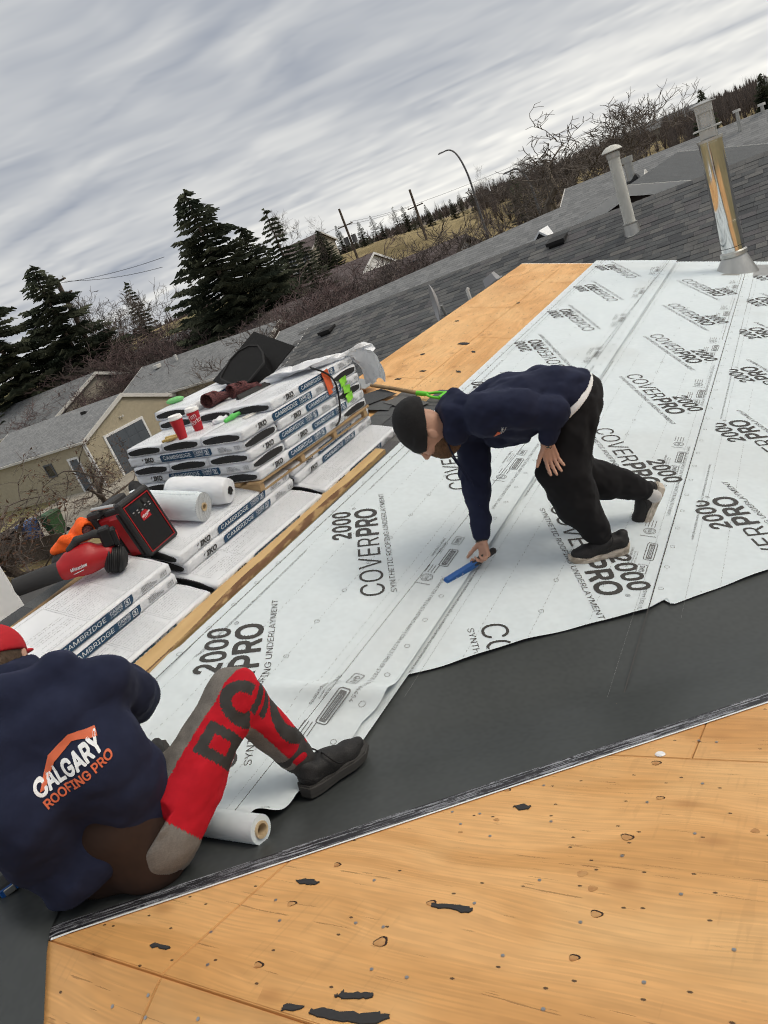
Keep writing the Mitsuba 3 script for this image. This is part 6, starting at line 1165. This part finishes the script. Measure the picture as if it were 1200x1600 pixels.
def beanie(p):
    q = (p - FHd[:3, 3]) @ RH; a = np.array([.36, 0, .93]); w = q @ a - .020
    d = smin(ell_(q, (-.020, 0, .042), (.117, .098, .116)), ell_(q, (-.050, 0, .085), (.104, .094, .100)), .03); d = np.maximum(d, -w)
    cf = np.maximum(np.maximum(ell_(q, (-.018, 0, .038), (.124, .105, .128)), -w), w - .062); return smin(d, cf, .005) + .004 * (meshkit.fbm(q * 35, 2, 8) - .5)
put('beanie', snet(beanie, lo, hi + .05, .0055), 'mat_knit', pa_, smooth=True)
hd_ = [('c', QA(-.125, -.05, .80), QA(-.05, -.05, .85), .148, .140), ('c', QA(-.125, -.19, .80), QA(-.05, -.195, .84), .148, .140), ('c', QA(-.06, -.045, .845), QA(.14, -.04, .868), .135, .150), ('c', QA(-.06, -.195, .83), QA(.14, -.20, .86), .135, .150), ('c', QA(.14, -.04, .872), QA(.31, -.01, .905), .155, .115), ('c', QA(.14, -.20, .86), QA(.32, -.25, .85), .155, .115), ('c', QA(.24, -.12, .78), QA(.10, -.12, .76), .10, .11),
       ('c', LS, QA(.18, .125, .905), .098, .088), ('c', QA(.18, .125, .905), LE, .088, .076), ('c', LE, LE * .35 + LW * .65, .074, .054), ('c', RS, RE, .098, .080), ('c', RE, RE * .25 + RW * .75, .078, .054),
       ('e', QA(.415, -.12, .975), (.095, .135, .065), RH), ('c', QA(.44, -.20, .955), QA(.44, -.04, .965), .058, .058), ('c', QA(.44, -.19, .85), QA(.45, -.05, .86), .06, .06), ('c', QA(.40, -.04, .95), QA(.46, -.03, .89), .045, .05), ('c', QA(.40, -.20, .94), QA(.46, -.21, .88), .045, .05)]
WN = toA(np.array([.43, 0, .90]))
def sdA(p): return blend(p, hd_, .035) + drawn(p, .013, (8, 8, 8), 4) + .016 * (meshkit.fbm(p * 10, 2, 6) - .5)
def cutA(p):     # open hem at the waist, open neck
    w = (QA(-.195, -.12, .862) - p) @ WN + .012 - 6 * np.maximum((p - oA) @ fA - .13, 0); nk = ell_(p, FHd[:3, 3] + toA((.02, 0, -.03)), (.066, .062, .098), RH)
    return np.maximum(np.maximum(sdA(p), w), -nk)
lo_, hi_ = bounds([q for q in hd_ if q[0] == 'c'], .05)
put('hoodie', snet(cutA, lo_, hi_, .0085), 'mat_navy', pa_, smooth=True)
for a, b, r in ((LE * .42 + LW * .58, LE * .20 + LW * .80, .044), (RE * .30 + RW * .70, RE * .12 + RW * .88, .045)): put('ribbed_cuff', flesh([('c', a, b, r + .006, r)], .005, .01), 'mat_navy', pa_, smooth=True)
for s in (.03, -.03): put('drawstring', tube(spline([QA(.50, -.12 + s * 1.6, .86), QA(.50, -.10 + s * 1.8, .76), QA(.475, -.09 + s * 1.9, .66), QA(.47, -.085 + s * 2, .60)], 16), .004, 7), 'mat_navy', pa_, smooth=60)
pn = [('e', QA(-.115, -.12, .79), (.165, .185, .15), np.stack([fA, lA, [0, 0, 1.0]], 1)), ('c', QA(-.085, -.035, .76), QA(.04, .012, .50), .142, .122), ('c', QA(.04, .012, .50), QA(.035, .01, .38), .122, .115), ('c', QA(.035, .01, .38), QA(-.02, 0, .155), .115, .082), ('c', QA(-.13, -.205, .73), QA(-.045, -.205, .40), .140, .115), ('c', QA(-.045, -.205, .40), QA(-.20, -.222, .29), .112, .10), ('c', QA(-.20, -.222, .29), QA(-.365, -.238, .165), .098, .075)]
def sdP(p): return blend(p, pn, .04) + drawn(p, .013, (9, 9, 7), 9) + .014 * (meshkit.fbm(p * 9, 2, 3) - .5)
lo_, hi_ = bounds(pn, .04)
put('sweatpants', snet(lambda p: np.maximum(sdP(p), (p - QA(-.195, -.12, .862)) @ WN + .012), lo_, hi_, .0095), 'mat_sweats', pa_, smooth=True)
for a, b, r in ((QA(-.018, 0, .165), QA(-.032, 0, .115), .066), (QA(-.362, -.238, .168), QA(-.398, -.240, .140), .060)): put('ribbed_cuff', flesh([('c', a, b, r, r - .006)], .006, .01), 'mat_sweats', pa_, smooth=True)
def sdBand(p): u = (p - QA(-.195, -.12, .862)) @ WN; return np.maximum(np.maximum(blend(p, pn, .04) - .003, u - .016), -u - .014)
lo_, hi_ = bounds(pn[:3], .04); put('waistband', snet(sdBand, lo_, hi_, .006), 'mat_white', pa_, smooth=40, label='white underwear waistband')
P = fine_tri((lambda P: (P.poly([(-.026, -.012), (-.020, .010), (-.006, .020), (.004, .004), (.0, -.016), (-.012, -.020)]), P)[1])(Print()), .01); FL_ = frame(QA(.295, .06, .835), -fA * .9 + np.array([0, 0, .25]), lA * .9 + np.array([0, 0, -.1])); decal('chest_emblem', P, FL_, sdA, pa_, 'mat_printorange')
P = Print(); P.text('CALGARY', .0085, (.006, -.018), 1.25, bold=True); P.text('ROOFING PRO', .005, (.017, -.018), 1.25); decal('chest_lettering', P, FL_, sdA, pa_, 'mat_inkwhite')
FsL = frame(QA(-.135, 0, -.040), fA * .975 + np.array([0, 0, .19]), np.array([.30, 0, 1.0])); FsL[:3, 3] += FsL[:3, 2] * .02
shoe(FsL, pa_, 'mat_shoemesh', 'mat_solecream', .30, True, 1)
hR, tR = QA(-.515, -.25, .105), QA(-.352, -.27, -.085); FsR = frame(hR, tR - hR, fA * 1.0 + np.array([0, 0, .35])); shoe(FsR, pa_, 'mat_shoemesh', 'mat_solecream', .275, True, 0)
put('sock', flesh([('c', QA(-.035, 0, .145), QA(-.045, 0, .055), .040, .042)], .006, .01), 'mat_sock', pa_, smooth=True); put('sock', flesh([('c', QA(-.385, -.24, .150), QA(-.448, -.243, .085), .040, .042)], .006, .01), 'mat_sock', pa_, smooth=True)
st = thing('hammer_stapler', 'blue hammer stapler with a black grip held down to the seam', 'stapler'); g0, g1 = QA(.505, -.085, .218), QA(.765, .04, .222); FSt = frame(g0, g1 - g0, [.3, 0, 1])
LT = np.linalg.norm(g1 - g0)
put('body', shift(hull([(.08, -.013, -.014), (.08, .013, -.014), (.08, -.013, .012), (.08, .013, .012), (LT, -.016, -.020), (LT, .016, -.020), (LT - .01, -.016, .020), (LT - .01, .016, .020), (LT + .012, -.012, -.010), (LT + .012, .012, -.01)]), FSt), 'mat_bluetool', st)
put('grip', shift(snet(lambda p: blend(p, [('c', (-.035, 0, 0), (.06, 0, 0), .017, .0165), ('c', (.06, 0, 0), (.10, 0, 0), .0165, .015)], .01), (-.07, -.03, -.03), (.13, .03, .03), .004), FSt), 'mat_rubber', st, smooth=True)
put('magazine', shift(box((LT - .05, -.010, -.030), (LT + .004, .010, -.016), .003), FSt), 'mat_galvdull', st); put('head', shift(box((LT - .002, -.018, -.026), (LT + .016, .018, .006), .004), FSt), 'mat_galvdull', st)
put('rivet', shift(cat_([tube([(x, -.0165, .002), (x, .0165, .002)], .004, 8) for x in (LT - .06, LT - .10)]), FSt), 'mat_galvdull', st)

# --- B: sitting in the valley with his back to the camera
pb_ = thing('person', 'seated person seen from behind in a navy hoodie, red cap and red grey sweatpants', 'person')
fB = np.array([-.30, .954, 0]); fB /= np.linalg.norm(fB); rB = np.array([fB[1], -fB[0], 0]); oB = np.array([-1.97, .84, 4.41])
QB = lambda a, b, z: oB + fB * a + rB * b + np.array([0, 0, z])
fT, rT = fB * .829 - rB * .559, fB * .559 + rB * .829          # the torso is turned further left than the hips
QT = lambda a, b, z: oB + fT * a + rT * b + np.array([0, 0, z])
RB = np.stack([fT, rT, [0, 0, 1.0]], 1)
HC = QB(.25, -.255, .68); FHb = frame(HC, fB * .80 + rB * -.48 + np.array([0, 0, -.35]), np.array([0, 0, 1.0]) + fB * .3)
def headB(p):
    q = (p - HC) @ FHb[:3, :3]; d = smin(ell_(q, (-.01, 0, .02), (.098, .076, .10)), ell_(q, (.035, 0, -.055), (.06, .056, .06)), .03); d = smin(d, cone_(q, np.array([.088, 0, .0]), np.array([.11, 0, -.03]), .009, .014), .012)
    for s in (-1, 1): d = smin(d, np.maximum(ell_(q, (-.012, s * .083, -.005), (.020, .010, .033)), -ell_(q, (-.008, s * .094, -.003), (.011, .008, .022))), .006)
    d = smin(d, cone_(q, np.array([.092, -.02, -.066]), np.array([.092, .02, -.066]), .0075, .0075), .006); return smin(d, cone_(q, np.array([-.03, 0, -.05]), np.array([-.075, .0, -.16]), .054, .06), .03)
bLS, bLE, bLW = QT(.08, -.20, .560), QB(.0, -.37, .29), QB(.16, -.47, .075)
bRS, bRE, bRW = QB(.17, .125, .570), QB(.37, .020, .385), QB(.52, -.22, .24)
coreB = [('c', QT(.05, .0, .14), QT(.02, .0, .40), .07, .11), ('c', QT(.02, 0, .40), QT(.12, -.02, .60), .12, .08), ('c', bLS, bLE, .045, .04), ('c', bLE, bLW, .04, .03), ('c', bRS, bRE, .045, .04), ('c', bRE, bRW, .04, .03)]
bHR, bKR, bAR = QB(.06, .150, .125), QB(.400, .340, .298), QB(.475, .405, -.075); bHL, bKL, bAL = QB(.06, -.13, .11), QB(.40, -.32, .12), QB(.34, -.10, .03)
coreB += [('c', bHR, bKR, .055, .05), ('c', bKR, bAR, .05, .036), ('c', bHL, bKL, .055, .05), ('c', bKL, bAL, .05, .036)]
FbL = hframe(bLW, QB(.26, -.50, -.0) - bLW, QB(.2, -.2, .03) - bLW); FbR = hframe(bRW, QB(.58, -.33, .20) - bRW, QB(.6, -.3, .3) - bRW)
put('body', cat_([flesh(coreB, .015, .04), snet(headB, HC - .22, HC + .2, .006), flesh([('c', bLE * .4 + bLW * .6, bLW, .035, .026)] + hand_prims(FbL, (.15, .15, .2, .25), (.1, .1)), .004, .006), flesh([('c', bRE * .4 + bRW * .6, bRW, .035, .026)] + hand_prims(FbR, (.7, .7, .75, .8), (.3, .3)), .004, .006)]), 'mat_skin', pb_, smooth=True)
def hairB(p): q = (p - HC) @ FHb[:3, :3]; return np.maximum(np.maximum(ell_(q, (-.016, 0, .012), (.102, .081, .10)), q[:, 0] - .012 - .3 * q[:, 2]), -.055 - q[:, 2]) + .004 * (meshkit.fbm(q * 70, 2, 2) - .5)
put('hair', snet(hairB, HC - .2, HC + .2, .006), 'mat_hair', pb_, smooth=True)
def capB(p):
    q = (p - HC) @ FHb[:3, :3]; w = q[:, 2] - .020 + .12 * q[:, 0]; d = np.maximum(ell_(q, (-.012, 0, .028), (.111, .090, .098)), -w); br = np.maximum(ell_(q, (.115, 0, .015), (.090, .075, .012)), -(q[:, 0] - .05)); return smin(d, br, .006)
put('cap', snet(capB, HC - .2, HC + .24, .0055), 'mat_capred', pb_, smooth=True)
hb = [('c', QT(.015, -.10, .12), QT(-.03, -.10, .40), .130, .150), ('c', QT(.015, .12, .17), QT(-.03, .10, .40), .132, .150), ('c', QT(-.03, -.10, .40), QT(.07, -.13, .56), .150, .112), ('c', QT(-.03, .10, .40), QT(.08, .11, .555), .150, .105), ('c', QT(.02, 0, .2), QT(.06, 0, .45), .15, .15), ('c', QT(.0, -.08, .56), QT(.0, .08, .56), .09, .09),
      ('c', bLS, bLE, .098, .085), ('c', bLE, bLE * .2 + bLW * .8, .085, .06), ('c', bRS, QB(.30, .060, .450), .090, .086), ('c', QB(.30, .060, .450), bRE, .086, .080), ('c', bRE, bRE * .2 + bRW * .8, .084, .06),
      ('e', QT(.085, -.05, .655), (.090, .150, .075), RB), ('c', QB(.16, -.14, .66), QB(.24, -.17, .64), .06, .06), ('c', QB(.14, .04, .66), QB(.23, -.04, .63), .065, .055)]
def sdB(p):
    q = p - oB; a, b, z = q @ fB, q @ rB, q[:, 2]
    diag = np.sin(26 * (z - .9 * b) + 3 * meshkit.noise(p * 6, 3)) * .010 * np.clip((.46 - z) / .2, 0, 1)
    return blend(p, hb, .040) + drawn(p, .011, (7, 7, 7), 14) + .016 * (meshkit.fbm(p * 8, 2, 16) - .5) + diag
def cutB(p):
    q = p - oB; return np.maximum(np.maximum(sdB(p), -((q[:, 2] - .088) - .40 * np.maximum(q @ rB, 0) - .12 * np.minimum(q @ rB, 0) + .10 * (q @ fB) + 3 * np.maximum(np.abs(q @ rT) - .27, 0) + 3 * np.maximum(q @ fT - .16, 0))), -ell_(p, HC + fB * -.01, (.10, .10, .13)))
lo_, hi_ = bounds([q for q in hb if q[0] == 'c'], .05); put('hoodie', snet(cutB, lo_, hi_ + [0, 0, .06], .009), 'mat_navy', pb_, smooth=True)
pnB = [('c', QB(.04, -.09, .088), QB(.06, .10, .092), .128, .132), ('c', bHR, bKR, .126, .084), ('c', bKR, bAR + (bKR - bAR) * .20, .084, .068), ('c', bHL, bKL, .13, .10), ('c', bKL, bAL, .10, .07)]
def sdPB(p): return blend(p, pnB, .04) + drawn(p, .009, (8, 8, 8), 5) + .012 * (meshkit.fbm(p * 9, 2, 13) - .5)
lo_, hi_ = bounds(pnB, .04)
def cutPB(p): q = p - oB; return np.maximum(np.maximum(sdPB(p), (q[:, 2] - .080) - .75 * np.maximum(q @ rB - .08, 0) + .1 * np.maximum(-(q @ rB), 0) - 9 * np.maximum(q @ fB - .03, 0)), roofz(p[:, 0], p[:, 1]) + .022 - p[:, 2])
tr = snet(cutPB, lo_, hi_, .0068)
# panels: grey body, red front panel and black print on the right leg
c = tr.triangles_center; q = c - oB; d1 = np.linalg.norm(c - (bHR + np.clip(((c - bHR) @ (bKR - bHR)) / ((bKR - bHR) @ (bKR - bHR)), 0, 1)[:, None] * (bKR - bHR)), axis=1)
def along(a, b): t = ((c - a) @ (b - a)) / ((b - a) @ (b - a)); foot = a + np.clip(t, 0, 1)[:, None] * (b - a); return t, c - foot
tT, oT = along(bHR, bKR); tS, oS = along(bKR, bAR)
onS = np.linalg.norm(oS, axis=1) < np.linalg.norm(oT, axis=1); isR = (q @ rB > .045)
def phi(o, a, b):
    t = (b - a) / np.linalg.norm(b - a); e1 = np.cross(t, [0, 0, 1.0]); e1 /= np.linalg.norm(e1); e2 = np.cross(e1, t); return np.degrees(np.arctan2(o @ e2, o @ e1))
pT, pS = phi(oT, bHR, bKR), phi(oS, bKR, bAR)
bx = lambda t, a, b: (t > a) & (t < b)
wr = lambda x, c_: (x - c_ + 180) % 360 - 180
red = isR & np.where(onS, (np.abs(wr(pS, 60)) < 88) & (tS < .97), (tT > .04) & (np.abs(wr(pT, 2)) < 62))
el = lambda t, ph, t0, p0, a_, b_: ((t - t0) / a_) ** 2 + (wr(ph, p0) / b_) ** 2 < 1
bT = (bx(tT, .50, .74) & (np.abs(wr(pT, 2)) < 50) & ~(bx(tT, .57, .67) & (wr(pT, 2) > -12) & (wr(pT, 2) < 30))) | (el(tT, pT, .95, 0, .16, 62) & ~el(tT, pT, .95, 10, .07, 26))
bS = (el(tS, pS, .50, 62, .27, 62) & ~el(tS, pS, .48, 66, .13, 27)) | (bx(tS + .0007 * wr(pS, 60), .03, .10) & (np.abs(wr(pS, 60)) < 66)) | (bx(tS + .0007 * wr(pS, 60), .14, .21) & (np.abs(wr(pS, 60)) < 60))
blk = red & np.where(onS, bS, bT)
red &= ~blk
for nm, sel, m in (('grey_panel', ~red & ~blk, 'mat_greysweat'), ('red_panel', red, 'mat_redsweat'), ('black_print', blk, 'mat_printblack')):
    k = put(nm, mesh_(tr.vertices, tr.faces[sel]), m, pb_, smooth=True, normals=None) if False else None
    vn = tr.vertex_normals; u, inv = np.unique(tr.faces[sel], return_inverse=True); path = meshkit.write_ply(mesh_(tr.vertices[u], inv.reshape(-1, 3)), False, normals=vn[u]); put(nm, {'type': 'ply', 'filename': path, 'face_normals': False, 'bsdf': {'type': 'ref', 'id': m}}, None, pb_)
put('undershirt', flesh([('c', QB(.035, .085, .08), QB(.01, .075, .22), .124, .122), ('c', QB(.03, -.06, .08), QB(.01, -.05, .2), .120, .115)], .012, .04), 'mat_brownshirt', pb_, smooth=True, label='dark brown shirt showing above the waistband')
put('ribbed_cuff', flesh([('c', bAR + (bKR - bAR) * .24, bAR + (bKR - bAR) * .12, .062, .056)], .006, .01), 'mat_printblack', pb_, smooth=True)
put('sock', flesh([('c', bAR + (bKR - bAR) * .16, bAR + (bKR - bAR) * -.04, .046, .048)], .006, .01), 'mat_blackmatt', pb_, smooth=True)
gz = lambda x, y: float(roofz(np.array(x), np.array(y)))
hB = QB(.405, .395, -.20); hB[2] = gz(hB[0], hB[1]) + .012; tB = hB + np.array([.055, .27, 0]); tB[2] = gz(tB[0], tB[1]) + .014; FsB = frame(hB, tB - hB, [0.12, .1, 1.0]); shoe(FsB, pb_, 'mat_shoemesh', 'mat_soledark', .30, True, 0)
hB2 = QB(.36, -.16, 0); hB2[2] = gz(hB2[0], hB2[1]) + .03; shoe(frame(hB2, -rB * .2 + fB * .9, [0, 0, 1]), pb_, 'mat_shoemesh', 'mat_soledark', .28, False, 0)
# back print: wordmark and roof line (the mascot is left out)
e0, e1 = QT(-.17, -.03, .456), QT(-.17, .164, .495); ex_ = (e1 - e0) / np.linalg.norm(e1 - e0); FBk = frame(e0, ex_, -fT)
P = Print(); P.text('CALGARY', .035, (0, 0), 0, bold=True, fat=.035); v = np.vstack(P.v); k_ = .197 / v[:, 0].max(); P.v = [v * [k_, 1]]; decal('back_lettering', fine_tri(P, .012), FBk, sdB, pb_, 'mat_inkwhite', d0=.03)
P = Print(); P.text('ROOFING PRO', .0215, (.0, -.031), 0, bold=True, fat=.02); v = np.vstack(P.v); k_ = .203 / v[:, 0].max(); P.v = [v * [k_, 1]]; decal('back_lettering', fine_tri(P, .012), FBk, sdB, pb_, 'mat_printorange', d0=.03)
P = Print(); P.poly([(.010, .012), (.024, .008), (.076, .042), (.137, .052), (.196, .024), (.200, .040), (.139, .070), (.070, .060)]); decal('roof_emblem', fine_tri(P, .01), FBk, sdB, pb_, 'mat_printorange', d0=.03)
